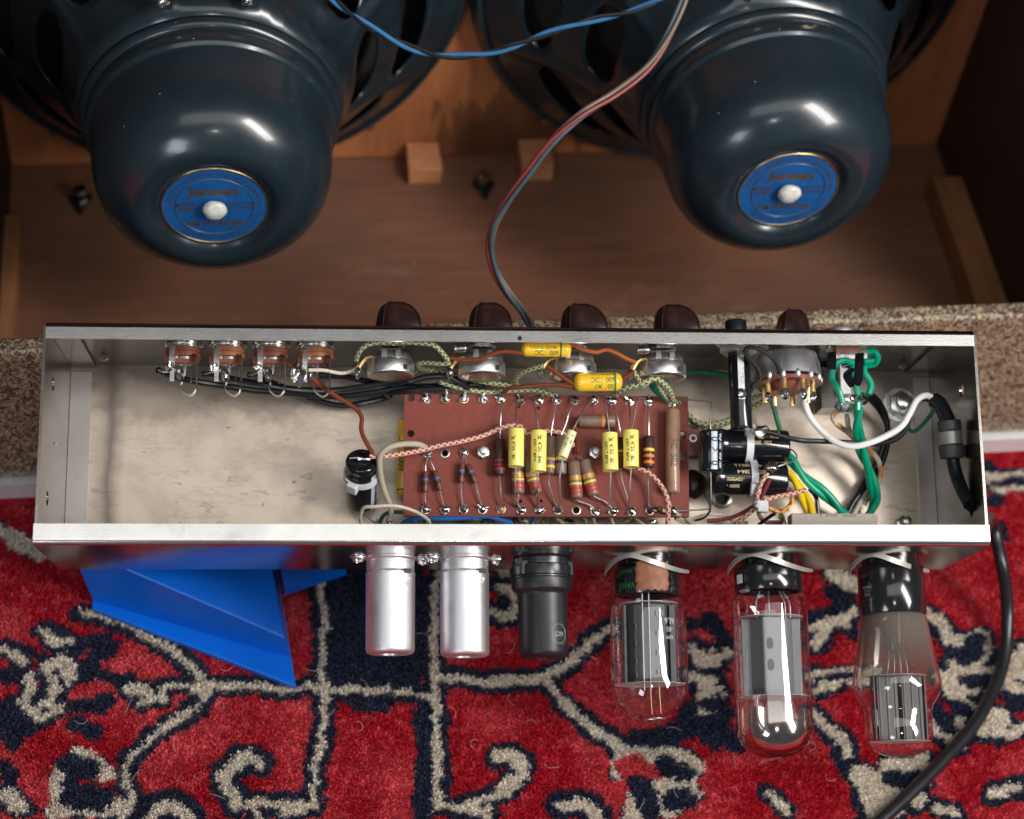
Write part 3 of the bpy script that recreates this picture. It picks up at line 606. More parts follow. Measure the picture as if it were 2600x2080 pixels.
    for a in (-50, -130, 10, 170, 40):
        q = math.radians(a); p = Vector((cx + 155 * math.cos(q), Y0 + 189.5, cz + 155 * math.sin(q)))
        part('mounting_bolt', MB().cyl(p, p - Vector((0, 5, 0)), 3.6, 6, .6), M_['solder_dark'], sp)
    for dx in (-22, 22):
        zc = 84; bkt = part('solder_tag', MB().box((cx + dx - 3.4, Y0 + 76, cz + zc - 9), (cx + dx + 3.4, Y0 + 78, cz + zc + 6)), M_['brass'], sp)
        part('solder', MB().blob((cx + dx, Y0 + 74.5, cz + zc - 5), 3.6, (1, .8, 1), dx, .3), M_['solder'], bkt)
    return sp
speaker(-8, 176.5, 'left blue-black loudspeaker, round blue label nearer the camera than its neighbour', .1)
speaker(306, 177.5, 'right blue-black loudspeaker, round blue label, between the speaker wire and right wall', .1)
# speaker leads
def wire(label, pts, r, m, cat='wire', name='wire', group=None, frame=CH, seg=10, step=1.5, **k):
    r *= .72
    return solo(name, MB().tube(spline(pts, step), r, seg, **k), M_[m] if isinstance(m, str) else m, label, cat, frame, group)
# photographed run of the three-colour lead: (x, y in photo, world depth Y)
run = [(1745, -30, 760), (1725, 30, 752), (1690, 105, 742), (1640, 175, 732), (1560, 240, 722), (1480, 290, 712), (1400, 360, 704), (1340, 440, 698), (1290, 510, 694), (1255, 570, 690), (1245, 630, 686), (1258, 690, 681), (1290, 745, 674), (1325, 790, 664), (1350, 830, 648)]
core = spline([W(a, b, y, 1) for a, b, y in run], 4)
def strands(core, k, R_, twist, ph=0, flatax=None):
    out = []
    for j in range(k):
        pts = []; L = 0
        for i, p in enumerate(core):
            if i: L += (core[i] - core[i - 1]).length
            t = (core[min(i + 1, len(core) - 1)] - core[max(i - 1, 0)]).normalized(); u = t.cross(Vector((0, 0, 1)))
            u = (u if u.length > .1 else t.cross(Vector((0, 1, 0)))).normalized(); w = t.cross(u); a = L / twist * 2 * math.pi + j * 2 * math.pi / k + ph
            pts.append(p + (u * math.cos(a) + w * math.sin(a)) * R_)
        out.append(pts)
    return out
lead = thing('speaker_lead', 'three-core speaker lead in red, tan and grey curving down between the loudspeakers', 'cable', tuple(core[-1]), WF)
for pts, m in zip(strands(core, 3, 1.45, 210, 1.2), ('sp_red', 'sp_tan', 'sp_grey')):
    part('core_wire', MB().tube(pts, 1.25, 8), M_[m], lead)
core = spline([W(a, b, y, 1) for a, b, y in [(820, -30, 780), (870, 20, 778), (950, 75, 776), (1040, 120, 772), (1120, 142, 770), (1220, 138, 770), (1300, 118, 770), (1400, 82, 772), (1500, 52, 774), (1600, 30, 776), (1700, -10, 778)]], 3)
lead = thing('speaker_jumper_lead', 'twisted blue and black lead drooping across the top between the two loudspeakers', 'cable', tuple(core[0]), WF)
for pts, m in zip(strands(core, 2, 1.0, 52), ('sp_blue', 'cord')): part('core_wire', MB().tube(pts, 1.15, 8), M_[m], lead)

# ------------------------------------------------------------------ blue wedge
wd = thing('wedge_stand', 'blue plastic wedge stand propping up the left end of the metal chassis', 'stand', (-20, 560, 0), WF)
a0 = W(235, 1555, 0); b0 = W(752, 1754, 0); a1 = Vector((a0.x - 4, 600, 0)); b1 = Vector((b0.x - 8, 640, 0))
lip = lambda p, h: Vector((p.x, p.y, h))
A1 = W(232, 1528, 4.5); B1 = W(741, 1673, 4.5)       # inner edge of the foot flange
def above(p, px, py):                             # height of a point straight above p seen at (px, py)
    best = min((abs(W(px, py, h).y - p.y - 1.5), h) for h in [k * .5 for k in range(8, 160)]); return best[1]
hB = above(B1, 723, 1621); B3 = Vector((B1.x - 3.5, B1.y + 1.5, hB)); q0 = W(305, 1439, 10)
tt = .155; foot = A1.lerp(B1, tt); hA = above(foot, 305, 1439); A3b = Vector((W(305, 1439, hA).x, foot.y + 1.5, hA))
dirv = (A3b - B3); A3 = A3b + dirv * (tt / (1 - tt)) * 1.7
pb = lambda p, dy, dz: Vector((p.x, p.y + dy, dz))
mb = MB(); BB = Vector((B3.x - 12, 655, 6)); AB = Vector((A3.x + 6, 655, 6))
vs = [A1 + Vector((.5, 1, 0)), B1 + Vector((-.5, 1, 0)), Vector((B1.x - 12, 655, 4.5)), Vector((A1.x + 8, 655, 4.5)), A3, B3, Vector((B3.x - 12, 636, B3.z + 22)), Vector((A3.x + 4, 630, A3.z + 26))]
mb.add(vs, [(3, 2, 1, 0), (0, 1, 5, 4), (1, 2, 6, 5), (2, 3, 7, 6), (3, 0, 4, 7), (4, 5, 6), (4, 6, 7)])
w_ = part('wedge_body', mb, M_['wedge'], wd, smooth=False); bv = w_.modifiers.new('b', 'BEVEL'); bv.width = .0009; bv.segments = 3; bv.limit_method = 'ANGLE'; bv.angle_limit = math.radians(12)
ft = MB().prism([a0 + Vector((0, 0, .6)), b0 + Vector((0, 0, .6)), Vector((b0.x - 12, 657, .6)), Vector((a0.x + 2, 657, .6))], 0, (0, 0, 3.8))
w_ = part('foot_flange', ft, M_['wedge'], wd, smooth=False); bv = w_.modifiers.new('b', 'BEVEL'); bv.width = .0007; bv.segments = 3
print('wedge', hA, hB, A3, B3)
fx = W(723, 1490, 8); g1 = W(700, 1440, 6); g2 = W(885, 1440, 4); 
part('rear_wing', MB().prism([W(700, 1437, 26) + Vector((0, 14, 0)), W(722, 1492, 26), W(880, 1440, 18), W(880, 1425, 18) + Vector((0, 10, 0))], 0, (0, 0, -8)), M_['wedge'], wd, 'low wing behind the wedge', smooth=False)

# ------------------------------------------------------------------ chassis
ch = thing('amplifier_chassis', 'long open stained steel amplifier chassis lying face up across the middle', 'chassis')
T_ = 1.4
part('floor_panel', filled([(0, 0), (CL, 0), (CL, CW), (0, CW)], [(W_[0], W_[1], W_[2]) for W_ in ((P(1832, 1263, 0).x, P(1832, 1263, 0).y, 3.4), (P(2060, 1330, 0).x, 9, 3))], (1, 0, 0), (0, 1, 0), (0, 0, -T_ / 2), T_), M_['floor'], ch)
pw = P(1832, 1263, 0); part('plug', MB().cyl((pw.x, pw.y, -1.3), (pw.x, pw.y, -.4), 3.3, 24), M_['rubber'], ch); part('grommet', MB().lathe((pw.x, pw.y, 0), (0, 0, 1), [(.1, 3.3), (1.6, 3.4), (2.0, 4.2), (1.5, 5.4), (.1, 6.2)], 32), M_['tin'], ch)  # disc added to darken the open hole; no real stopper there
def lprof(sign, y0, fw):   # wall + rounded bend + flange, profile in (y,z), y0 outer face, sign = direction inwards
    s = sign; R_ = 2.6; out = [(y0, -T_), (y0, CD - R_)] + [(y0 + s * R_ * (1 - math.cos(a)), CD - R_ + R_ * math.sin(a)) for a in [math.pi / 2 * i / 6 for i in range(1, 7)]]
    out += [(y0 + s * fw, CD), (y0 + s * fw, CD - T_), (y0 + s * R_, CD - T_)] + [(y0 + s * (R_ - (R_ - T_) * math.sin(a)), CD - R_ + (R_ - T_) * math.cos(a)) for a in [math.pi / 2 * i / 4 for i in range(1, 5)]] + [(y0 + s * T_, -T_)]
    return out
def extr(prof, x0, x1): return MB().prism([(x0, a, b) for a, b in prof], 0, (x1 - x0, 0, 0))
part('rear_wall', extr(lprof(-1, CW + T_, 2.75), 0, CL), M_['steel'], ch, angle=25)
hx = P(*z('A', 1548, 358), CD)
part('rear_flange', filled([(0, CW - 8.3 + 1.4), (CL, CW - 8.3 + 1.4), (CL, CW - 1.25), (0, CW - 1.25)], [(hx.x, CW - 4.9, 1.15)], (1, 0, 0), (0, 1, 0), (0, 0, CD - T_ / 2 + .02), T_), M_['rim'], ch)
part('front_wall', extr(lprof(1, -T_, 3.4), -1.6, CL + 1.4), M_['outer'], ch, angle=25)
part('front_flange', MB().box((-1.6, 1.7, CD - T_), (CL + 1.4, 8.8, CD + .03)), M_['rim'], ch)
for x0, s, hs in ((0, 1, [(P(135, 975, 0, 0), 3.6), (P(120, 1266, 0, 0), 3.6)]), (CL, -1, [(P(2441, 990, CL, 0), 3.6), (P(2466, 1290, CL, 0), 4.6)])):
    xo = x0 - s * T_ / 2
    e = part('end_plate', filled([(.4, -T_), (CW - .4, -T_), (CW - .4, CD - 1.5), (.4, CD - 1.5)], [(p.y, p.z, r) for p, r in hs], (0, 1, 0), (0, 0, 1), (xo, 0, 0), T_), M_['steel'], ch)
    part('end_tab', MB().box(*( ((x0 + .2, 4, .1), (x0 + 11, CW - 4, 1.5)) if s > 0 else ((x0 - 9, 4, .1), (x0 - .2, CW - 4, 1.5)))), M_['tab'], e)
    part('rear_tab', MB().box(*( ((x0 + .2, CW - 1.3, 2), (x0 + 13, CW - .1, CD - 4)) if s > 0 else ((x0 - 13, CW - 1.3, 2), (x0 - .2, CW - .1, CD - 4)))), M_['steel'], e)
for px, py in ((265, 905), (2292, 925)):
    p = P(px, py, CW, 1); part('rivet', MB().lathe((p.x, CW - 1.3, p.z), (0, -1, 0), [(0, 2.4), (.7, 1.9), (1.1, .9), (1.2, 0)], 16), M_['tin'], ch)
for px, py in ((140, 1128),):
    p = P(px, py, 0, 0); part('rivet', MB().lathe((.1, p.y, p.z), (1, 0, 0), [(0, 1.0), (.4, .7), (.6, 0)], 12), M_['tin'], ch)
p = P(2283, 1030, 0); bt = part('mounting_bolt', MB().cyl((p.x, p.y, .2), (p.x, p.y, 6), 7.2, 6, 1), M_['tin'], ch)
part('washer', MB().cyl((p.x, p.y, 0.05), (p.x, p.y, 1.2), 9.4, 28), M_['tin'], bt); part('stud', MB().cyl((p.x, p.y, 6), (p.x, p.y, 11), 4, 20, .6), M_['solder'], bt)
p = P(2305, 1322, 12); bt = part('slotted_screw', MB().cyl((p.x, p.y, 0), (p.x, p.y, 12), 2.4, 16, .4), M_['solder_dark'], ch)
part('nut', MB().cyl((p.x, p.y, 0.1), (p.x, p.y, 4), 4.2, 6, .5), M_['solder_dark'], bt)

# ------------------------------------------------------------------ circuit board
BZ = 28.
def bp(px, py): return P(px, py, BZ)
c4 = [bp(1027, 999), bp(1747, 1007), bp(1750, 1313), bp(1024, 1311)]
top_e = [(1084, 1013), (1131, 1013), (1178, 1013), (1226, 1013), (1271, 1013), (1322, 1016), (1369, 1016), (1413, 1016), (1459, 1017), (1507, 1017), (1553, 1018), (1598, 1019), (1647, 1019), (1705, 1022)]
bot_e = [(1081, 1294), (1129, 1294), (1177, 1293), (1225, 1294), (1272, 1293), (1323, 1295), (1369, 1295), (1416, 1295), (1463, 1296), (1511, 1299), (1557, 1298), (1604, 1299), (1650, 1297), (1709, 1299)]
mid_e = [(1085, 1151), (1130, 1151), (1178, 1150)]
hl = [(1044, 1011, 1.9), (1043, 1101, 1.9), (1733, 1106, 2.3), (1733, 1157, 2.3), (1317, 1033, .9), (1367, 1037, .9), (1322, 1273, .8), (1374, 1272, .8)]
board = thing('circuit_board', 'red-brown fibre eyelet board carrying resistors and yellow capacitors in the chassis', 'circuit board', tuple(bp(1387, 1160)))
holes = [(bp(a, b).x, bp(a, b).y, r) for a, b, r in hl] + [(bp(*mid_e[1]).x, bp(*mid_e[1]).y, 1.9), (bp(*bot_e[8]).x, bp(*bot_e[8]).y, 2.0)]
part('board_sheet', filled([(c.x, c.y) for c in c4], holes, (1, 0, 0), (0, 1, 0), (0, 0, BZ - 1.1), 2.2), M_['board'], board)
org = Vector(board['_o'])
ering = MB().lathe(org, (0, 0, 1), [(-.2, 1.6), (.25, 1.65), (.55, 2.0), (.5, 2.35), (.05, 2.55)], 20).mesh('eyelet', M_['tin'], org)
sold = []
for sd in range(5):
    mb = MB().blob(org + Vector((0, 0, .9)), 2.15, (1, 1, .72), sd + 2, .35)
    for j in range(2):
        a = sd * 1.9 + j * 2.2; mb.cyl(org + Vector((0, 0, 1)), org + Vector((3.1 * math.cos(a), 3.1 * math.sin(a), 1.3 + j)), .5, 6)
    sold.append((mb.mesh('solder', M_['solder'], org), mb.mesh('solder', M_['solder_dark'], org)))
rnd = random.Random(3); eyl = None
for i, (a, b) in enumerate(top_e + bot_e + mid_e):
    p = bp(a, b); e = part('eyelet', ering, None, board); e.location = (p - org) * MM
    if i in (22, 29): continue
    drk = i in (5, 6, 19); s_ = part('solder', sold[i % 5][1 if drk else 0], None, e); s_.rotation_euler.z = rnd.uniform(0, 6.28); s_.scale = (1.0, 1.0, rnd.uniform(.8, 1.2))
    if i in (18, 1, 30): part('flux', MB().blob(org + Vector((.2, -.2, .9)), 2.0, (1, 1, .6), i, .4), M_['flux'], e)
for px, py in ((1226, 1150), (1510, 1152)):
    p = bp(px, py); b = part('standoff_nut', MB().cyl((p.x, p.y, BZ + .1), (p.x, p.y, BZ + 3.4), 3.5, 6, .5), M_['tin'], board)
    part('screw_end', MB().cyl((p.x, p.y, BZ + 3.4), (p.x, p.y, BZ + 7.5), 1.9, 16, .5), M_['alu'], b); part('standoff', MB().cyl((p.x, p.y, .1), (p.x, p.y, BZ - 2.3), 2.8, 12), M_['tin'], b)

def rpx_mm(zw): return zw / 3.369 / 5.03
def resistor(label, k, a, b, h, wz, m, bands, leads=(), end=1.0, group='colour-banded resistors on the circuit board'):
    p0 = P(*z(k, *a), h); p1 = P(*z(k, *b), h); r = rpx_mm(wz) / 2; ax = (p1 - p0).normalized(); L = (p1 - p0).length
    t = thing('resistor', label, 'resistor', tuple((p0 + p1) / 2 - Vector((0, 0, r))), CH, group)
    part('body', MB().lathe(p0, ax, [(0, 0), (0, r * .72), (r * .12, r * .9), (r * .32, r), (L - r * .32, r), (L - r * .12, r * .9), (L, r * .72), (L, 0)], 24), M_[m], t)
    for (u, mm, w_) in bands:
        part('band', MB().lathe(p0, ax, [(L * u - w_ / 2, r - .05), (L * u - w_ / 2, r + .06), (L * u + w_ / 2, r + .06), (L * u + w_ / 2, r - .05)], 24), M_[mm], t)
    for ld in leads: part('lead', MB().tube(spline(ld, .8), .42 if wz > 60 else .36, 7), M_['lead'], t)
    return t, p0, p1
def ld(start, *rest): return [Vector(start)] + [P(*z(k, x, y), h) for (k, x, y, h) in rest]
def ends(k, a, b, h): return P(*z(k, *a), h), P(*z(k, *b), h)
def res(label, k, a, b, h, wz, m, bands, up=None, dn=None, **kw):
    p0, p1 = ends(k, a, b, h); L = []
    if up: L.append(ld(p0, *up))
    if dn: L.append(ld(p1, *dn))
    return resistor(label, k, a, b, h, wz, m, bands, L, **kw)
small = [(.40, 'b_blue', .85), (.60, 'b_black', .9), (.82, 'b_brown', .9)]
res('small brown blue-banded resistor, leftmost on the board', 'D', (743, 530), (738, 708), 31, 52, 'res_red', small, [('D', 745, 470, 31), ('D', 764, 395, 29.5)], [('D', 740, 770, 31), ('D', 745, 845, 29.5)])
res('small brown blue-banded resistor slanting, second from the left on the board', 'D', (820, 522), (868, 692), 31, 54, 'res_red', small, [('D', 790, 450, 31), ('D', 768, 395, 29.5)], [('D', 885, 770, 31), ('D', 910, 850, 29.5)])
res('small brown blue-banded resistor, upright one of the pair left of the first hex nut', 'D', (1056, 458), (1045, 628), 31, 52, 'res_red', small, [('D', 1068, 395, 29.5)], [('D', 1050, 720, 31), ('D', 1062, 840, 29.5)])
res('small brown blue-banded resistor, slanting one of the pair left of the first hex nut', 'D', (1105, 470), (1172, 628), 31, 52, 'res_red', small, [('D', 1082, 400, 29.5)], [('D', 1195, 720, 31), ('D', 1225, 830, 29.5)])
res('dark brown resistor with three red bands, left of the first yellow capacitor', 'D', (1378, 256), (1374, 566), 32.5, 102, 'res_brown', [(.60, 'b_red', .9), (.72, 'b_red', .9), (.83, 'b_red', .9)], [('A', 1383, 1150, 33), ('A', 1388, 1040, 33), ('A', 1395, 930, 30)], [('D', 1385, 700, 33), ('D', 1385, 830, 29.5)])
g4 = [(.56, 'b_gold', 2.4), (.70, 'b_yel', 1.1), (.79, 'b_red', 1.4), (.90, 'b_red', 1.2)]
res('grey resistor with gold and red bands, half under the first yellow capacitor', 'D', (1524, 330), (1536, 722), 32.5, 108, 'res_grey', [(.60, 'b_gold', 2.6), (.70, 'b_yel', 1.1), (.79, 'b_red', 1.4), (.88, 'b_red', 1.2)], None, [('D', 1538, 760, 32), ('D', 1525, 800, 31), ('D', 1560, 850, 29.5)])
res('grey resistor with gold and red bands, half under the second yellow capacitor', 'D', (1610, 395), (1695, 722), 32.5, 108, 'res_grey', [(.50, 'b_gold', 2.4), (.64, 'b_yel', 1.1), (.75, 'b_red', 1.4), (.86, 'b_red', 1.2)], [('D', 1600, 300, 32), ('D', 1590, 200, 31)], [('D', 1700, 770, 32), ('D', 1715, 850, 29.5)])
res('grey resistor with yellow and violet bands right of the second yellow capacitor', 'D', (1815, 228), (1800, 550), 32.5, 92, 'res_grey', [(.62, 'b_yel', 1.3), (.72, 'b_violet', 1.3), (.82, 'b_yel', 1.3)], [('A', 1835, 1100, 33), ('A', 1855, 960, 31)], [('D', 1800, 640, 33), ('D', 1865, 840, 29.5)])
res('grey resistor with yellow and black bands, partly under the small pale capacitor', 'D', (1900, 225), (1900, 555), 32.5, 98, 'res_grey', [(.60, 'b_yel', 1.4), (.70, 'b_black', 1.1)], [('A', 1945, 1130, 33), ('A', 1970, 1040, 33), ('A', 2012, 940, 30)], None)
res('gold-banded grey resistor, left one of the close pair below the pale capacitor', 'E', (190, 445), (217, 762), 32.5, 110, 'res_grey', [(.46, 'b_gold', 2.4), (.62, 'b_yel', 1.2), (.75, 'b_red', 1.5), (.86, 'b_red', 1.2)], [('E', 190, 400, 31)], [('E', 232, 785, 31.5), ('E', 330, 820, 30.5), ('E', 372, 865, 29.5)])
res('gold-banded grey resistor, right one of the close pair below the pale capacitor', 'E', (280, 432), (362, 738), 32.5, 110, 'res_grey', [(.46, 'b_gold', 2.4), (.62, 'b_yel', 1.2), (.75, 'b_red', 1.5), (.86, 'b_red', 1.2)], [('E', 240, 400, 31)], [('E', 400, 760, 32), ('E', 460, 785, 31), ('E', 525, 850, 29.5)])
t, p0, p1 = res('horizontal grey resistor with an orange band near the top edge of the board', 'B', (228, 1108), (545, 1112), 33, 108, 'res_grey', [(.66, 'b_orange', 1.3), (.76, 'b_black', 1.2)])
sl = part('sleeved_lead', MB().tube(spline([p0, P(*z('B', 208, 1125), 32), P(*z('B', 215, 1220), 31), P(*z('B', 226, 1390), 31)], .8), .9, 8), M_['rust'], t)
sl = part('sleeved_lead', MB().tube(spline([p1, P(*z('B', 548, 1130), 32), P(*z('B', 540, 1230), 31)], .8), .9, 8), M_['rust'], t)
res('dark brown resistor with yellow and two orange bands, left of the long tube resistor', 'E', (835, 228), (832, 498), 32.5, 96, 'res_brown', [(.45, 'b_yel', 1.5), (.64, 'b_orange', 1.5), (.84, 'b_orange', 1.5)], [('B', 833, 1100, 33), ('B', 828, 960, 30)], [('E', 830, 640, 33), ('E', 838, 840, 29.5)])
res('dark brown resistor between the third and fourth yellow capacitors', 'E', (592, 240), (592, 500), 31.5, 80, 'res_brown', [(.47, 'b_yel', 1.2), (.62, 'b_red', 1.4)], [('B', 585, 1180, 33), ('B', 560, 1060, 33), ('B', 520, 960, 30)], [('E', 605, 600, 32), ('E', 660, 780, 31), ('E', 680, 850, 29.5)])
t, p0, p1 = res('long tan tubular power resistor standing along the right edge of the board', 'E', (1040, -5), (1036, 716), 33.5, 128, 'res_grey', [], [('B', 1045, 960, 33)], [('E', 1020, 800, 31), ('E', 1035, 850, 30)], group=None)
M_['tan'] = mat('tube_resistor_tan', (.30, .17, .11), .38, 0, .16, 160, .05, 600, coat=.25)
t.children[0].data.materials[0] = M_['tan']
def around(c0, axis, up, side, r):       # text wrapped on a cylinder: x along axis, y around it, facing up
    return lambda x, y: c0 + axis * x + (up * math.cos(y / r) + side * math.sin(y / r)) * (r + .05)
ax = (p1 - p0).normalized(); UPV = Vector((0, 0, 1)); side = Vector((1, 0, 0))
part('lettering', text_mb("IRC  502", 4.6, around(p0 + ax * 23, ax, UPV, side, rpx_mm(128) / 2), .95), M_['res_brown'], t, smooth=False)

def filmcap(label, k, a, b, h, wz, m, lines, up, dn, group='pale yellow film capacitors on the circuit board', shift=0):
    p0, p1 = ends(k, a, b, h); r = rpx_mm(wz) / 2; ax = (p1 - p0).normalized(); L = (p1 - p0).length
    t = thing('film_capacitor', label, 'capacitor', tuple((p0 + p1) / 2 - Vector((0, 0, r))), CH, group)
    part('body', MB().lathe(p0, ax, [(.35, 0), (.25, r * .8), (0, r * .93), (.12, r * .99), (.3, r), (L - .3, r), (L - .12, r * .99), (L, r * .93), (L - .25, r * .8), (L - .35, 0)], 32), M_[m], t)
    sd = UPV.cross(ax) * -1 if False else ax.cross(UPV) * -1
    sd = Vector((1, 0, 0)); sd = (sd - ax * sd.dot(ax)).normalized(); u2 = ax.cross(sd) * -1 if (ax.cross(sd)).z < 0 else ax.cross(sd)
    for (s, sz, off, along, bold) in lines:
        f = around(p0 + ax * along, ax, u2, sd, r)
        part('lettering', text_mb(s, sz, lambda x, y, f=f, off=off: f(x, y + off), .92, bold=bold), M_['ink_black'], t, smooth=False)
    for l_ in (up, dn):
        for q in l_: part('lead', MB().tube(spline(ld(*q), .7), .40, 7), M_['lead'], t)
    return t
def fl2(code): return [("ic", 3.3, .2, 4.0, .15), (code, 2.7, .2, 12.0, .06), ("630V T MPW", 2.3, -2.5, 10.8, .05)]
def fl1(code): return [("ic", 3.0, -1.8, 5.2, .12), (code, 2.5, -1.8, 12.3, .04)]
def fc(label, k, a, b, h, wz, m, lines, ups, dns, **kw):
    p0, p1 = ends(k, a, b, h); filmcap(label, k, a, b, h, wz, m, lines, [(p0, *u) for u in ups], [(p1, *d) for d in dns], **kw)
fc('pale yellow film capacitor marked 473K 1801, leftmost of the four large ones', 'D', (1520, 168), (1517, 490), 41, 136, 'cap_y', fl1("473K 1801"), [[('A', 1518, 1090, 39), ('A', 1519, 960, 33), ('A', 1535, 930, 30)]], [[('D', 1510, 640, 39), ('D', 1510, 770, 34), ('D', 1545, 840, 30)]])
fc('pale yellow film capacitor marked 473K 1840, second of the four large ones', 'D', (1714, 184), (1708, 532), 41, 136, 'cap_y', fl2("473K 1840"), [[('A', 1690, 1060, 39), ('A', 1655, 925, 33), ('A', 1680, 910, 30)]], [[('D', 1700, 660, 38), ('D', 1708, 840, 30)]])
fc('pale yellow film capacitor marked 473K 1801, third of the four large ones', 'E', (498, 203), (507, 524), 41, 136, 'cap_y', fl2("473K 1801"), [[('B', 470, 1020, 39), ('B', 452, 920, 36), ('B', 475, 896, 34), ('B', 510, 905, 31)]], [[('E', 505, 640, 39), ('E', 490, 800, 35), ('E', 465, 868, 33), ('E', 420, 874, 32), ('E', 380, 868, 31)]])
fc('pale yellow film capacitor marked 473K 1801, rightmost of the four large ones', 'E', (680, 181), (682, 496), 41, 136, 'cap_y', fl2("473K 1801"), [[('B', 705, 1100, 39), ('B', 735, 950, 36), ('B', 752, 915, 34), ('B', 800, 915, 31)], [('B', 675, 1080, 38), ('B', 668, 960, 31)]], [[('E', 672, 680, 39), ('E', 662, 815, 34), ('E', 640, 838, 33), ('E', 590, 842, 32), ('E', 550, 858, 31)]])
fc('small slim cream capacitor lying at a slant between the larger yellow ones', 'D', (1998, 186), (1916, 408), 43, 84, 'cap_pale', [("ic 104", 2.2, .9, 4.6, .05), ("RV 63V", 2.0, -1.2, 7.2, .05)], [[('B', 240, 1080, 40), ('B', 290, 985, 35), ('B', 345, 940, 31)]], [[('D', 1893, 560, 41), ('D', 1890, 730, 36), ('D', 1900, 790, 33), ('D', 1875, 840, 31)]], group=None)

def capsule(label, k, a, b, h, wz, texts, stripe, group='amber capacitors strung above the board'):
    p0, p1 = ends(k, a, b, h); r = wz / 3.369 / 5.2 / 2; ax = (p1 - p0).normalized(); L = (p1 - p0).length
    t = thing('dipped_capacitor', label, 'capacitor', tuple((p0 + p1) / 2 - Vector((0, 0, r))), CH, group)
    pr = [(0, 0)] + [(r * .75 * (1 - math.cos(q)), r * math.sin(q) ** .8) for q in [math.pi / 2 * i / 7 for i in range(1, 8)]]
    part('body', MB().lathe(p0, ax, pr + [(L - a_, b_) for a_, b_ in reversed(pr)], 32), M_['cap_o'], t)
    part('stripe', MB().lathe(p0, ax, [(L * stripe - .45, r - .02), (L * stripe - .45, r + .05), (L * stripe + .45, r + .05), (L * stripe + .45, r - .02)], 32), M_['ink_green'], t)
    dn = Vector((0, -1, 0))
    for (s, sz, off, xx) in texts:
        f = around(p0 + ax * L * xx, -ax, UPV, dn, r)
        part('lettering', text_mb(s, sz, lambda x, y, f=f, off=off: f(x, y + off), .92, bold=.05), M_['ink_green'], t, smooth=False)
    return t, p0, p1
_, oa0, oa1 = capsule('amber capacitor tucked under the rear rim, marked 600 VDC upside down', 'A', (1560, 490), (1990, 497), 66, 140, [("MADE IN U.S.A.", 2.2, .1, .42), ("600 VDC", 3.4, 2.9, .50)], .78)
_, ob0, ob1 = capsule('amber capacitor marked .001 MF lying just above the board top edge', 'B', (190, 778), (608, 772), 57, 168, [("MADE IN U.S.A.", 2.0, -3.3, .58), ("600 VDC", 3.5, -.1, .58), (".001 MF", 3.5, 3.4, .62)], .83)
_, oc0, oc1 = capsule('dull yellow capacitor marked 1600V standing on edge under the left end of the board', 'D', (560, 75), (548, 738), 15, 116, [], .93, None)
t = bpy.data.objects.get(_.name); dv = (oc1 - oc0).normalized()
ff = around((oc0 + oc1) / 2, -dv, Vector((-.35, 0, .94)), Vector((.94, 0, .35)), 116 / 3.369 / 10.4)
part('lettering', text_mb("1600V DC", 5.2, lambda x, y: ff(x, y), .95, bold=.08), M_['ink_green'], _, smooth=False)
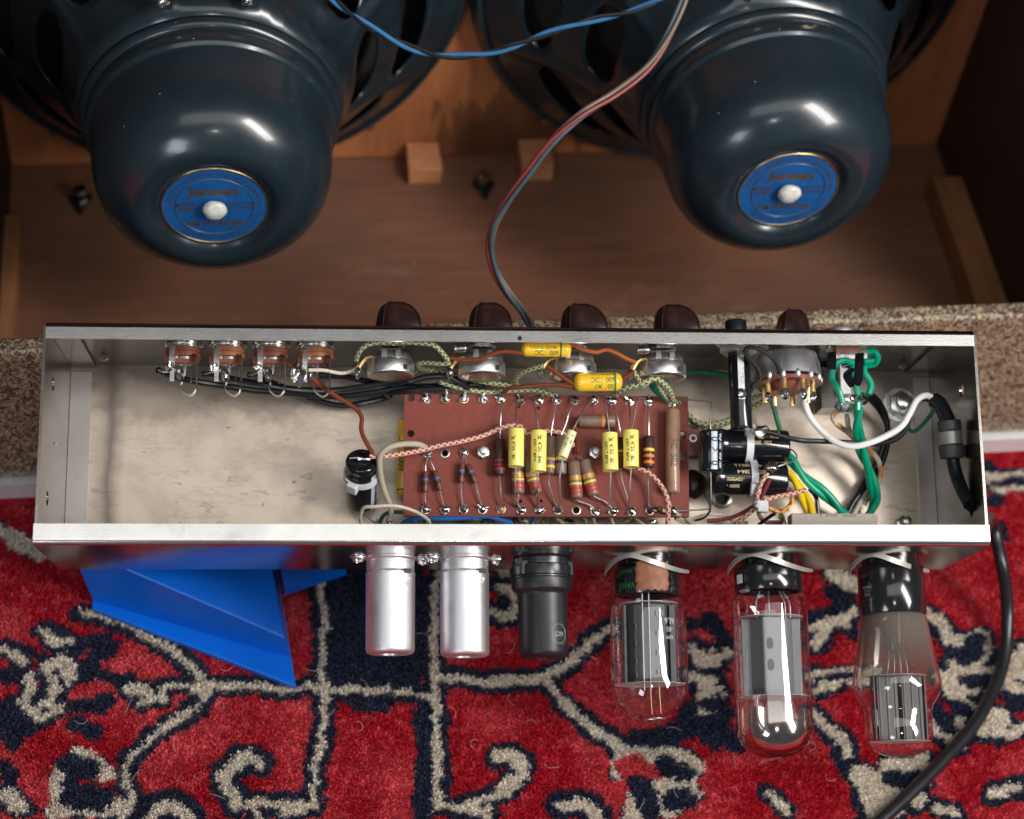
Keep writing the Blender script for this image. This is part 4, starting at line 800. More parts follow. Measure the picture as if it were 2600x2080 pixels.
# ------------------------------------------------------------------ things on the rear wall
YW = CW; ZP = 49.
def at_wall(px, py, y): return P(px, py, y, 1)
jl = ['leftmost of the four input jacks, black cable soldered behind it', 'second input jack from the left', 'third input jack from the left', 'fourth input jack from the left, with thick solder joints and a rust wire']
for i, (qx, ph) in enumerate(((868, 'phen'), (1111, 'band_or'), (1350, 'phen'), (1595, 'band_or'))):
    if i == 1: M_['band_or'] = mat('orange_phenolic', (.33, .12, .045), .45, 0, .25, 300)
    px = 60 + qx / 2.156; c = P(px, 780 + 200 / 2.156, YW - 2, 1); X = c.x; Z = 45.
    t = thing('input_jack', jl[i], 'jack', (X, YW, Z), CH, 'input jacks along the rear wall')
    part('washer', MB().lathe((X, YW - .1, Z), (0, -1, 0), [(0, 6), (0, 9.6), (1.0, 9.6), (1.1, 8.6), (1.6, 8.4), (2.2, 9.1), (2.8, 9.1), (2.9, 6)], 36), M_['tin'], t)
    part('insulator', MB().lathe((X, YW - 3, Z), (0, -1, 0), [(0, 5), (0, 9.0), (2.2, 9.0), (2.2, 8.2), (2.6, 8.2), (2.6, 9.1), (4.6, 9.1), (4.7, 4)], 32), M_['phen' if ph == 'phen' else 'band_or'], t)
    part('insulator', MB().box((X - 8.6, YW - 11, Z + 2.5), (X + 7.8, YW - 7.8, Z + 6.6)), M_['phen'], t)
    f = MB().lathe((X, YW - 8, Z), (0, -1, 0), [(0, 3.4), (0, 7.4), (1.2, 7.4), (1.2, 4.2), (2.6, 4.0), (2.6, 2.6), (0.4, 2.4)], 28); part('bushing', f, M_['tin'], t)
    part('frame', join(MB().box((X - 6.3, YW - 11.4, Z + 3.2), (X - 3.6, YW - 2.9, Z + 8.9)), MB().box((X - 6.2, YW - 20, Z + 2.4), (X - 4.0, YW - 11.2, Z + 4.0))), M_['tin'], t)
    sx = X + 7.2   # long contact spring with hooked end
    path = [(sx, YW - 7, Z + 7.5), (sx + .3, YW - 14, Z + 7.6), (sx + .3, YW - 23, Z + 7.2), (sx - .4, YW - 26.5, Z + 7), (sx - 3.0, YW - 28.4, Z + 6.9), (sx - 6.2, YW - 26.6, Z + 6.8), (sx - 7.6, YW - 24.0, Z + 6.8), (sx - 6.8, YW - 21.6, Z + 6.9)]
    sp_ = spline(path, .8)
    part('contact_spring', MB().tube(sp_, .45, 4, flat=5.6, up=(0, 0, 1)), M_['tin'], t)
    path2 = [(sx - 1.9, YW - 7, Z + 6.8), (sx - 1.9, YW - 14, Z + 6.8), (sx - 2.6, YW - 21.5, Z + 6.4)]
    part('contact_spring', MB().tube(spline(path2, 1), .32, 4, flat=5, up=(0, 0, 1)), M_['tin'], t)
    part('lug', MB().tube(spline([(X + 1.6, YW - 9, Z + 2), (X + .5, YW - 16, Z + 2.6), (X - .6, YW - 19, Z + 2.4)], 1), 1.0, 6, flat=.4), M_['tin'], t)
    b1 = MB().blob((X - .8, YW - 16.6, Z + 3), 2.4, (1, 1.25, .9), i, .4); b2 = MB().blob((X - 6.6, YW - 12.4, Z + 4.2), 2.3, (1, 1.2, .8), i + 4, .4)
    if i == 3: b2 = MB().blob((X - 9, YW - 15.4, Z + 3), 4.6, (1, 1.3, .8), 9, .5, 3)
    part('solder', b1, M_['solder'], t); part('solder', b2, M_['solder'], t)
pots = [(('A', 450, 620), 0, 'leftmost volume pot, green and cream cloth wire looping over it'), (('A', 1255, 620), 1, 'second pot from the left, rust wire passing in front'),
        (('A', 2062, 620), 1, 'third pot, partly hidden between the two amber capacitors'), (('B', 1040, 620), 1, 'fourth pot from the left, right of the amber capacitors')]
kn_rot = [-25, -18, -28, -22, 70]
M_['pot'] = mat('pot_can', (.72, .72, .72), .38, 1, .2, 120, .15, 900); M_['pot_back'] = mat('pot_back', (.42, .38, .34), .30, 1, .35, 60, .1, 400)
pot_x = []
for i, (c_, cap_, lab) in enumerate(pots):
    a = P(*z(*c_), YW - 18, 1); X = a.x; pot_x.append(X)
    t = thing('potentiometer', lab, 'potentiometer', (X, YW, ZP), CH, 'volume and tone pots along the rear wall')
    c = (X, YW - .1, ZP); ax = (0, -1, 0)
    part('nut', MB().cyl((X, YW - .2, ZP), (X, YW - 2.4, ZP), 7.4, 6, .3), M_['tin'], t)
    part('can', MB().lathe(c, ax, [(5.4, 6), (5.5, 9.6), (6.2, 10.6), (9.4, 10.9), (9.8, 11.6), (10.4, 12.0), (16.0, 12.1), (16.7, 11.9), (17.0, 11.3)], 48), M_['pot'], t, angle=50)
    part('back', MB().lathe(c, ax, [(16.9, 11.4), (17.1, 10.9), (17.2, 8), (17.2, 0)], 48), M_['pot_back'], t)
    for s in (-3.5, 3.5): part('tab', MB().box((X + s - 1.3, YW - 9.5, ZP + 9.5), (X + s + 1.3, YW - 5.2, ZP + 11.6)), M_['tin'], t)
    part('notch', MB().box((X + 6.4, YW - 15.6, ZP + 8.2), (X + 8.2, YW - 13.2, ZP + 10.6)), M_['black_pl'], t)
    for j in range(3):
        lg = part('lug', MB().tube(spline([(X - 9, YW - 8, ZP + 6 - 4 * j), (X - 13, YW - 9.5, ZP + 7 - 4 * j), (X - 16.3, YW - 12 - 3 * (j == 0), ZP + 7 - 4 * j), (X - 16.6, YW - 17, ZP + 7 - 4 * j)], .8), .8, 6, flat=.45), M_['brass'], t)
        if j < 2: part('solder', MB().blob((X - 16.5, YW - 16.5, ZP + 7 - 4 * j), 1.8, (1, 1.4, 1), j + i, .4), M_['solder'], lg)
    if cap_ and i != 2: part('clamp', MB().cyl((X - 14.5, YW - 5, ZP + 12), (X - 8.5, YW - 5, ZP + 12), 2.2, 10, .4), M_['tin'], t)
def knob(X, rot, label, zc=ZP, s=1.0):
    t = thing('knob', label, 'knob', (X, YW + T_, zc), CH, 'brown bakelite pointer knobs behind the rear rim')
    Y0 = YW + T_ + 1.5; mb = MB()
    def ring(y, k, sp_=1.0):
        out = []
        for j in range(48):
            a = 2 * math.pi * j / 48; r = 8.7 * k; 
            d = abs(((a - math.pi + math.pi) + math.pi) % (2 * math.pi) - math.pi)      # pointer at a = 0
            r2 = r + (6.6 * k * sp_) * max(0, 1 - d / .75) ** 1.6
            q = a + math.radians(rot); out.append(Vector((X + r2 * math.cos(q), y, zc + r2 * math.sin(q))))
        return out
    lv = [(0, 1.14, .6), (2.0, 1.12, .8), (4, 1.08, 1), (9, 1.02, 1), (12.5, .95, .85), (15.2, .84, .65), (17.2, .66, .45), (18.4, .42, .25), (18.8, .15, 0)]
    for (h, k, sp_) in lv: mb.v += ring(Y0 + h * s, k * s, sp_)
    for a in range(len(lv) - 1):
        for j in range(48): mb.f.append((a * 48 + j, (a + 1) * 48 + j, (a + 1) * 48 + (j + 1) % 48, a * 48 + (j + 1) % 48))
    mb.f.append(tuple((len(lv) - 1) * 48 + j for j in reversed(range(48))))
    part('cap', mb, M_['bake'], t, angle=60)
    for da in (0, math.pi, math.pi / 2, -math.pi / 2):
        q = math.radians(rot) + da
        ex = (9.6 if da else 15) ; pts = []
        for (h, k, sp_) in lv[1:]:
            r = 8.7 * k * s + (6.6 * k * sp_ * s if da == 0 else 0); pts.append((X + r * math.cos(q), Y0 + h * s, zc + r * math.sin(q)))
        part('ridge', MB().tube(spline(pts, 1), .55, 6), M_['bake'], t)
    part('shaft', MB().cyl((X, YW + .2, zc), (X, Y0 + 1, zc), 3.1, 16), M_['tin'], t)
for X, r, l in zip([P(1000, 790, YW + 14, 1).x, P(1238, 790, YW + 14, 1).x, P(1475, 790, YW + 14, 1).x, P(1716, 790, YW + 14, 1).x], kn_rot,
    ['leftmost brown knob behind the rear rim', 'second brown knob from the left, left of the speaker lead', 'third brown knob from the left, right of the speaker lead', 'fourth brown knob from the left, wide and rounded']): knob(X, 60 + r, l)
knob(P(2026, 805, YW + 14, 1).x, 118, 'rightmost brown knob, turned sideways, with a pointed ridge and chipped edge', ZP - 4, .96)
# fuse holder
fx_ = P(*z('B', 1625, 600), YW - 4, 1).x
t = thing('fuse_holder', 'long black tubular fuse holder running forward from the rear wall', 'fuse holder', (fx_, YW, ZP + 2))
fz = ZP + 4
pA = P(*z('B', 1612, 580), 60, 2); pB = P(*z('B', 1640, 1168), 60, 2)
c0 = Vector((pA.x, YW - 5, 57)); c1 = Vector((pB.x - .3, pB.y, 58))
part('barrel', MB().cyl(c0, c1, 5.6, 32, .5), M_['black_gl'], t)
part('collar_nut', MB().cyl(Vector((c0.x, YW - .2, 57)), Vector((c0.x, YW - 5.6, 57)), 9.6, 6, .5), M_['strap'], t)
part('washer', MB().cyl(Vector((c0.x, YW - .05, 57)), Vector((c0.x, YW - .6, 57)), 11.4, 36), M_['tin'], t)
part('cap', MB().cyl(Vector((c0.x - .5, YW + T_, 55)), Vector((c0.x - .5, YW + T_ + 11, 55)), 5.6, 32, 1.2), M_['black_pl'], t)
part('terminal_strip', MB().box((c1.x - 2.0, c1.y + 14, 63.1), (c1.x + 1.2, c1.y + 43, 63.8)), M_['tin'], t)
part('solder', MB().blob((c1.x - .5, c1.y + 17, 64.2), 2.2, (1, 1.2, .7), 3, .3), M_['solder'], t)
# power switch
sc_ = P(*z('C', 185, 640), YW - 14, 1); X = sc_.x; Z = 51
t = thing('rotary_switch', 'round metal cased rotary switch with brown wafer and gold lugs', 'switch', (X, YW, Z))
ax = (0, -1, 0)
part('washer', MB().lathe((X, YW - .1, Z), ax, [(0, 4), (0, 9.5), (1.2, 9.5), (1.2, 7.2), (3.4, 7), (3.5, 3)], 6), M_['tin'], t)
part('case', MB().lathe((X, YW - 3.5, Z), ax, [(0, 4), (0, 13), (.8, 14.6), (2, 15.2), (5, 15.8), (5.6, 16.4), (13, 17.0), (13.8, 17.3)], 56), M_['alu'], t, angle=60)
for k in range(14):
    q = 2 * math.pi * (k + .3) / 14
    part('case_tooth', MB().blob((X + 16.6 * math.cos(q), YW - 18, Z + 16.6 * math.sin(q)), 1.5, (1, 1.7, 1), k, .1), M_['alu'], t)
part('wafer', MB().lathe((X, YW - 18.6, Z), ax, [(0, 0), (0, 17), (1.8, 17), (1.8, 10), (5.5, 8), (5.5, 0)], 40), M_['phen'], t)
for k in range(8):
    q = 2 * math.pi * (k + .5) / 8 ; rr = 12.5
    lg = part('lug', MB().tube(spline([(X + rr * math.cos(q), YW - 19, Z + rr * math.sin(q)), (X + rr * math.cos(q), YW - 24, Z + (rr + .5) * math.sin(q)), (X + (rr - .5) * math.cos(q), YW - 28.5, Z + (rr + 1) * math.sin(q))], 1), 1.4, 6, flat=.35), M_['brass'], t)
    if math.sin(q) > .2: part('solder', MB().blob((X + rr * math.cos(q), YW - 28, Z + (rr + 1) * math.sin(q)), 2.0, (1, 1.4, 1), k, .4), M_['solder'], lg)
# output jack with black springs
sc_ = P(*z('C', 630, 560), YW - 6, 1); X = sc_.x; Z = 55
t = thing('speaker_jack', 'output jack with black leaf springs and green wires near the right end', 'jack', (X, YW, Z))
part('washer', MB().lathe((X - 3, YW - .1, Z + 2), ax, [(0, 4), (0, 11), (.8, 11), (.9, 8), (3, 8), (3, 3)], 36), M_['tin'], t)
part('insulator', MB().box((X - 8.8, YW - 7, Z + 8), (X + 4, YW - .4, Z + 15)), M_['phen'], t)
part('plate', MB().box((X - 7, YW - 9, Z + 6), (X + 9, YW - 4, Z + 7.6)), M_['tin'], t)
for pts, w_ in (([('C', 512, 520, 70), ('C', 512, 600, 70), ('C', 510, 665, 68)], 3.2), ([('C', 750, 530, 72), ('C', 745, 640, 72), ('C', 735, 760, 70), ('C', 705, 800, 69), ('C', 665, 760, 68), ('C', 645, 710, 68), ('C', 690, 660, 67)], 3.4)):
    part('leaf_spring', MB().tube(spline([P(*z(k, a, b), h) for k, a, b, h in pts], 1), .5, 6, flat=5.5, up=(.75, 0, .65)), M_['black_gl'], t)
part('hub', MB().lathe((X + 1, YW - 7, Z + 2), ax, [(0, 0), (0, 4.4), (5, 4), (5, 2.4), (3, 2.3)], 24), M_['black_pl'], t)
part('cap_nut', MB().cyl((X - 2.5, YW + T_, Z), (X - 2.5, YW + T_ + 7, Z), 8.4, 32, 1.6), M_['alu'], t)
# grey can behind the jack
q0 = P(*z('C', 560, 640), 22); q1 = P(*z('C', 560, 1020), 8)
t = thing('bracket', 'pale grey folded metal bracket standing on the chassis floor under the output jack', 'bracket', (q0.x, q0.y, 0))
xa = P(*z('C', 440, 900), 20).x; xb = P(*z('C', 670, 900), 20).x
part('face', MB().box((xa, P(*z('C', 470, 1040), 4).y, .3), (xb - 5, YW - 2, 16)), M_['steel'], t); part('side', MB().box((xb - 5.2, q1.y + 6, .3), (xb, YW - 2, 22)), M_['wht'], t)
part('rivet', MB().cyl((xb - 2.6, YW - 22, 22), (xb - 2.6, YW - 22, 22.6), 1.7, 16), M_['tin'], t)

# ------------------------------------------------------------------ electrolytic capacitors
def tie(t, c, axis, r, w=3.4, head=None, a0=0, sweep=360):
    axis = Vector(axis).normalized(); u = axis.cross(Vector((0, 1, 0.2))).normalized(); v = axis.cross(u)
    pts = [Vector(c) + (u * math.cos(math.radians(a0 + k * sweep / 48)) + v * math.sin(math.radians(a0 + k * sweep / 48))) * (r + .7) for k in range(49)]
    mb = MB(); L = len(pts)
    for p in pts:
        n = (p - Vector(c)); n = (n - axis * n.dot(axis)).normalized()
        for s in ((-w / 2, -.5), (w / 2, -.5), (w / 2, .5), (-w / 2, .5)): mb.v.append(p + axis * s[0] + n * s[1])
    for i in range(L - 1):
        for k in range(4): mb.f.append((i * 4 + k, i * 4 + (k + 1) % 4, (i + 1) * 4 + (k + 1) % 4, (i + 1) * 4 + k))
    o = part('cable_tie', mb, M_['tie'], t, angle=40)
    if head is not None:
        h = Vector(head); n = (h - Vector(c)); n = (n - axis * n.dot(axis)).normalized(); tt = axis.cross(n); h = Vector(c) + axis * (h - Vector(c)).dot(axis) + n * (r + 1.9)
        q = [h + axis * a * 2.8 + tt * b * 2.9 - n * 1.2 for a, b in ((-1, -1), (1, -1), (1, 1), (-1, 1))]
        hd = part('tie_head', MB().prism(q, 0, n * 3.4), M_['tie'], o); bv = hd.modifiers.new('b', 'BEVEL'); bv.width = .0006; bv.segments = 2
def ecap(label, top, bot, r, crimp=True):
    top = Vector(top); bot = Vector(bot); t = thing('electrolytic_capacitor', label, 'capacitor', tuple((top + bot) / 2 - Vector((0, 0, r))), CH)
    L = (top - bot).length; a = (top - bot).normalized()
    part('body', MB().lathe(bot, a, [(0, 0), (0, r - 1.2), (.4, r - .35), (1.2, r), (L * .80, r), (L * .84, r - .5), (L * .87, r - .5), (L * .91, r), (L - 1.2, r), (L - .4, r - .35), (L, r - 1.1), (L, r * .72), (L - .5, r * .68), (L - .5, 0)], 48), M_['black_gl'], t, angle=45)
    return t, top, bot, a
# left one, leaning with its end towards the viewer
eA = P(*z('D', 195, 432), 38); eB = P(*z('D', 196, 790), 10)
t, top, bot, a = ecap('black electrolytic capacitor leaning beside the left end of the board, pale stripe and cable tie', eA, eB, 8.1)
L_ = (top - bot).length; vx = Vector((1, 0, 0)); vx = (vx - a * vx.dot(a)).normalized(); vn = vx.cross(a); vn = vn if vn.z > 0 else -vn
def strip_on(t, bot, a, u, v, r, a0, a1, l0, l1, m, name='stripe'):
    mb = MB(); nn = 10
    for i in range(nn + 1):
        q = math.radians(a0 + (a1 - a0) * i / nn); d = u * math.cos(q) + v * math.sin(q)
        mb.v += [bot + a * l0 + d * (r + .04), bot + a * l1 + d * (r + .04)]
    mb.f = [(2 * i, 2 * i + 2, 2 * i + 3, 2 * i + 1) for i in range(nn)]
    return part(name, mb, M_[m], t)
strip_on(t, bot, a, vx, vn, 8.1, 2, 52, 1.5, L_ * .8, 'stripe')
def onc(bot, a, u, v, r, ang, along):
    q0 = math.radians(ang)
    return lambda x, y: bot + a * (along - x) + (u * math.cos(q0 - y / r) + v * math.sin(q0 - y / r)) * (r + .10)
for s, al in (("0", 4), ("<", 10.5), ("0", L_ - 12)):
    part('lettering', text_mb(s, 5.2, onc(bot, a, vx, vn, 8.1, 28, al), 1.1, bold=.12), M_['ink_black'], t, smooth=False)
part('lettering', text_mb("50v", 2.6, lambda x, y: top + vx * (5.6 + x) + vn * (-2.4 + y * 1) * 1 - a * .35 + a * .5, .9, bold=.06), M_['ink_white'], t, smooth=False)
tie(t, bot + a * L_ * .66, a, 8.1, 3.2, head=bot + a * L_ * .66 + vn * 8 - vx * 4)
part('lead', MB().tube(spline([top - a * .3, top + a * 1.6 - vx * 1.5, top + a * 1.3 - vx * 6], .6), .45, 7), M_['lead'], t)
part('solder', MB().blob(top + a * .8 + vx * 1, 1.3, (2.6, 1, 1), 3, .3), M_['solder'], t)
part('lead', MB().tube(spline([bot, bot - a * 2, P(*z('D', 250, 920), 9), P(*z('D', 315, 975), 9)], .8), .45, 7), M_['lead'], t)
# right upright one
eA = P(*z('E', 1362, 180), 46); eB = P(*z('E', 1362, 540), 44)
t, top, bot, a = ecap('black electrolytic capacitor with a pale blue striped band, right of the board', eA, eB, 6.15)
L_ = (top - bot).length; vx = Vector((1, 0, 0)); vx = (vx - a * vx.dot(a)).normalized(); vn = vx.cross(a); vn = vn if vn.z > 0 else -vn
strip_on(t, bot, a, vx, vn, 6.15, 66, 96, 1.2, L_ - 1.0, 'stripe')
for s, al in (("0", 4.4), ("0", L_ - 5.0)): part('lettering', text_mb(s, 5.4, onc(bot, a, vx, vn, 6.15, 81, al), .95, bold=.14), M_['ink_black'], t, smooth=False)
part('lettering', text_mb(">", 7.5, onc(bot, a, vx, vn, 6.15, 81, L_ / 2 + .5), .6, bold=.05), M_['ink_black'], t, smooth=False)
part('lettering', text_mb("47uF 160v   47uF 160v", 2.2, onc(bot, a, vx, vn, 6.15, 48, L_ / 2), .88, bold=.06), M_['ink_white'], t, smooth=False)
part('lead', MB().tube(spline([top, P(*z('B', 1358, 1120), 46), P(*z('B', 1365, 1000), 45), P(*z('B', 1370, 955), 44), P(*z('B', 1345, 945), 43), P(*z('B', 1200, 930), 37), P(*z('B', 1065, 918), 31)], .7), .40, 7), M_['lead'], t)
part('lead', MB().tube(spline([bot, P(*z('E', 1366, 620), 43), P(*z('E', 1366, 780), 40), P(*z('E', 1360, 835), 37), P(*z('E', 1340, 852), 35), P(*z('E', 1200, 862), 32), P(*z('E', 1060, 868), 30)], .7), .40, 7), M_['lead'], t)
# two horizontal ones
def ehor(label, k, pa, pb, h, r, lines, tiex, tiehead=None, gold=True):
    A_ = P(*z(k, *pa), h); B_ = P(*z(k, *pb), h)
    t, top, bot, a = ecap(label, A_, B_, r)
    a = (top - bot).normalized()      # runs towards -x
    for (s, sz, ang, xx, bd) in lines:
        q0 = math.radians(ang); L_ = (top - bot).length
        part('lettering', text_mb(s, sz, lambda x, y: bot + a * (L_ * xx + x) + (Vector((0, -1, 0)) * math.sin(q0 + y / r) + UPV * math.cos(q0 + y / r)) * (r + .06), .95, bold=bd), M_['ink_gold'], t, smooth=False)
    L_ = (top - bot).length; tie(t, bot + a * L_ * tiex, a, r, 3.7, head=(bot + a * L_ * tiex + UPV * r + Vector((0, 1 if tiehead == 1 else -1, 0)) * r * (.75 if tiehead else .5)) if tiehead else None)
ehor('upper of two black horizontal filter capacitors with gold lettering', 'E', (1405, 300), (2020, 318), 24, 8.6, [("+ IEC 103", 2.6, -48, .26, .03), ("TYP A   10+30%", 2.8, -25, .40, .03), ("22u  300V-", 2.8, 0, .42, .02)], .56, 1)
ehor('lower of two black horizontal filter capacitors with gold lettering', 'E', (1372, 585), (2005, 600), 24, 8.9, [("40/085/56 L L", 2.7, -40, .54, .02), ("IEC 80 384-4", 3.0, -14, .50, .05), ("-10+30%", 2.7, 12, .72, .02), ("300V -", 2.7, 36, .75, .02)], .46, -1)
# brown panel block behind them
p = P(*z('E', 1215, 260), 12); t = thing('terminal_strip', 'brown terminal strip on the floor between the board and the black capacitors', 'terminal strip', (p.x, p.y, 0))
part('strip', MB().box((p.x - 4, p.y - 8, 8), (p.x + 9, p.y + 6, 11)), M_['phen'], t); part('eyelet', MB().lathe((p.x - 0, p.y + 1, 11), (0, 0, 1), [(0, 1.2), (.6, 1.4), (.6, 2), (0, 2.3)], 16), M_['tin'], t)
part('foot', MB().box((p.x - 2, p.y - 3, .2), (p.x + 3, p.y + 2, 8)), M_['tin'], t)
for cx_, cy_, lab in ((1215, 640, 'dark glossy choke-like lump on the floor at the right end of the board'),):
    p = P(*z('E', cx_, cy_), 8); t = thing('disc_capacitor', 'dark glossy disc capacitor standing on the floor beside the lower black capacitor', 'capacitor', (p.x, p.y, 0))
    part('disc', MB().blob((p.x, p.y, 9), 7, (1, 1.1, .6), 4, .12, 3), M_['bake'], t)
# cement resistor by the front wall
a_ = P(*z('F', 175, 935), 58, 2); b_ = P(*z('F', 915, 940), 58, 2)
t = thing('cement_resistor', 'long pale grey cement block resistor along the front wall at the right', 'resistor', (a_.x, 4, 40))
cb = MB().box((a_.x, 2.4, 46), (b_.x, P(*z('F', 500, 888), 56).y, 56)); o = part('body', cb, M_['cement'], t); bv = o.modifiers.new('b', 'BEVEL'); bv.width = .0005; bv.segments = 2
yt = P(*z('F', 500, 905), 56).y
part('lettering', text_mb("20W  350  J", 3.0, lambda x, y: Vector(((a_.x + b_.x) / 2 + 2 - x, yt - y * .6 , 56.06)), 1.3), M_['ink_black'], t, smooth=False)
part('lead', MB().tube(spline([(a_.x + .2, 7, 50), P(*z('F', 100, 930), 50), P(*z('F', 70, 960), 48)], .8), .5, 7), M_['brass'], t)

# ------------------------------------------------------------------ wiring
gB = 'braided cloth wires in the chassis'
def GW(*t): return [P(*z(k, x, y), h) for k, x, y, h in t]
wire('green and cream cloth wire looping over the leftmost pot', GW(('A', 150, 590, 62), ('A', 175, 520, 68), ('A', 250, 455, 72), ('A', 420, 432, 73), ('A', 640, 438, 73), ('A', 800, 455, 72), ('A', 880, 520, 68), ('A', 935, 590, 62)), 1.75, 'gbraid', group=gB)
wire('green and cream cloth wire bending back below the second pot', GW(('A', 955, 615, 60), ('A', 860, 620, 58), ('A', 750, 610, 54), ('A', 690, 620, 50), ('A', 690, 655, 44), ('A', 760, 672, 40), ('A', 900, 692, 38), ('A', 1080, 745, 36), ('A', 1300, 785, 36), ('A', 1480, 805, 36)), 1.7, 'gbraid', group=gB)
wire('green and cream cloth wire running behind the leftmost pot towards the board', GW(('A', 160, 660, 50), ('A', 300, 690, 36), ('A', 480, 705, 34), ('A', 620, 700, 36), ('A', 690, 665, 38)), 1.6, 'gbraid', group=gB)
wire('green and cream cloth wire curling up beside the upper amber capacitor', GW(('A', 1530, 800, 36), ('A', 1515, 760, 42), ('A', 1560, 705, 50), ('A', 1650, 665, 56), ('A', 1745, 640, 60)), 1.7, 'gbraid', group=gB)
wire('green and cream cloth wire lying along the top edge of the board', GW(('A', 860, 775, 34), ('A', 1050, 830, 32), ('A', 1250, 862, 30), ('A', 1500, 850, 30), ('A', 1700, 848, 30), ('A', 1840, 890, 28)), 1.7, 'gbraid', group=gB)
wire('thick green and cream cloth wire twisted right of the lower amber capacitor', GW(('B', 550, 885, 40), ('B', 610, 835, 46), ('B', 720, 805, 50), ('B', 820, 770, 52), ('B', 890, 745, 52), ('B', 960, 790, 48), ('B', 1010, 850, 42), ('B', 1040, 930, 34)), 2.1, 'gbraid', group=gB)
wire('green and cream cloth wire dropping from the fourth pot lugs', GW(('B', 700, 680, 60), ('B', 740, 740, 56), ('B', 780, 810, 48), ('B', 880, 750, 50), ('B', 940, 850, 42), ('B', 1000, 920, 34), ('B', 1120, 960, 26)), 1.6, 'gbraid', group=gB)
wire('green and cream cloth wire swinging from the board behind the fuse holder to the switch', GW(('B', 1165, 1040, 10), ('B', 1230, 1110, 9), ('B', 1330, 1140, 9), ('B', 1460, 1120, 10), ('B', 1600, 1060, 14), ('B', 1740, 985, 20), ('B', 1860, 910, 28), ('B', 1950, 850, 34)), 2.0, 'gbraid', group=gB)
wire('second green and cream cloth wire beside the fuse holder', GW(('B', 1165, 1020, 6), ('B', 1200, 1120, 5), ('B', 1300, 1170, 5), ('B', 1450, 1150, 6), ('B', 1560, 1100, 10)), 1.7, 'gbraid', group=gB)
wire('green and cream cloth wire right of the fuse holder ending at the switch lugs', GW(('B', 1720, 915, 24), ('B', 1800, 890, 28), ('B', 1880, 860, 32), ('B', 1950, 840, 36)), 1.7, 'gbraid', group=gB)
wire('rust cloth wire from the second pot to the upper amber capacitor', GW(('A', 962, 572, 62), ('A', 1060, 585, 64), ('A', 1200, 580, 66), ('A', 1330, 530, 68), ('A', 1440, 515, 68), ('A', 1568, 530, 67)), 1.55, 'rust', group=gB)
wire('orange cloth wire from the upper amber capacitor to the fourth pot', GW(('B', 170, 445, 68), ('B', 260, 490, 68), ('B', 380, 520, 68), ('B', 470, 498, 67), ('B', 560, 530, 66), ('B', 640, 575, 64), ('B', 722, 608, 62)), 1.5, 'orange', group=gB)
wire('rust cloth wire slanting down from the third pot to the lower amber capacitor', GW(('A', 1785, 640, 60), ('A', 1880, 710, 60), ('A', 2000, 790, 58)), 1.5, 'rust', group=gB)
wire('rust cloth wire from the board edge to the left end of the lower amber capacitor', GW(('A', 1410, 870, 32), ('A', 1450, 830, 40), ('A', 1560, 820, 46), ('A', 1720, 805, 52), ('A', 1880, 800, 56), ('A', 2005, 820, 57)), 1.6, 'rust', group=gB)
wire('rust cloth wire under the lower amber capacitor', GW(('B', 180, 825, 44), ('B', 320, 850, 44), ('B', 480, 845, 44), ('B', 600, 790, 52)), 1.4, 'rust', group=gB)
wire('short rust cloth wire from the lower amber capacitor up to the fourth pot', GW(('B', 612, 755, 58), ('B', 650, 720, 59), ('B', 705, 690, 60)), 1.5, 'rust', group=gB)
wire('long rust cloth wire from the fourth input jack down to the left black capacitor', GW(('Q', 1575, 385, 52), ('Q', 1640, 440, 48), ('Q', 1730, 500, 44), ('Q', 1810, 550, 42), ('Q', 1850, 600, 42), ('Q', 1848, 670, 42), ('Q', 1870, 730, 42), ('Q', 1910, 800, 41)), 1.6, 'rust', group=gB)
wire('red and cream braided wire crossing the board from the left black capacitor', GW(('D', 265, 402, 41), ('D', 360, 402, 41), ('D', 500, 385, 40), ('D', 680, 355, 38), ('D', 860, 310, 37), ('D', 1040, 275, 36), ('D', 1230, 225, 35), ('D', 1360, 170, 34), ('D', 1480, 135, 33), ('D', 1560, 150, 32), ('D', 1610, 215, 32), ('D', 1680, 195, 32), ('D', 1800, 185, 32), ('D', 1900, 200, 31.5), ('D', 1960, 240, 31.5), ('D', 2010, 320, 31.5)), 1.75, 'rbraid', group=gB)
wire('red and cream braided wire drooping from the board down over the front rim', GW(('E', 600, 440, 31.5), ('E', 690, 490, 34), ('E', 770, 515, 37), ('E', 850, 555, 38), ('E', 930, 640, 39), ('E', 980, 730, 40), ('E', 1000, 830, 40), ('E', 993, 990, 38), ('E', 985, 1060, 34)), 1.75, 'rbraid', group=gB)
wire('red and cream braided wire bending right of the lower black filter capacitor', GW(('F', 290, 690, 30), ('F', 150, 725, 30), ('F', 0, 755, 30), ('E', 1800, 790, 30), ('E', 1700, 880, 26), ('E', 1600, 960, 22), ('E', 1540, 1010, 18)), 1.75, 'rbraid', group=gB)
wire('red and cream braided wire standing up in front of the black filter capacitors', GW(('E', 1850, 540, 40), ('E', 1800, 620, 38), ('E', 1760, 730, 34), ('E', 1770, 830, 28), ('E', 1780, 910, 22), ('E', 1830, 960, 18)), 1.6, 'rbraid', group=gB)
wire('plain red wire looping in front of the black filter capacitors', GW(('E', 1870, 590, 38), ('E', 1820, 700, 34), ('E', 1760, 800, 28), ('E', 1640, 880, 22), ('E', 1500, 935, 18), ('E', 1330, 955, 16)), 1.5, 'sp_red', group=gB)
M_['redyel'] = braid('red_yellow_wire', (.60, .06, .04), (.85, .55, .06), 8, 1, .35)
wire('red wire with yellow trace looping left of the cement block', GW(('E', 1840, 810, 26), ('E', 1900, 865, 24), ('E', 1990, 865, 22), ('E', 2050, 800, 20), ('E', 2060, 740, 18), ('E', 2020, 680, 14)), 1.5, 'redyel', group=gB)
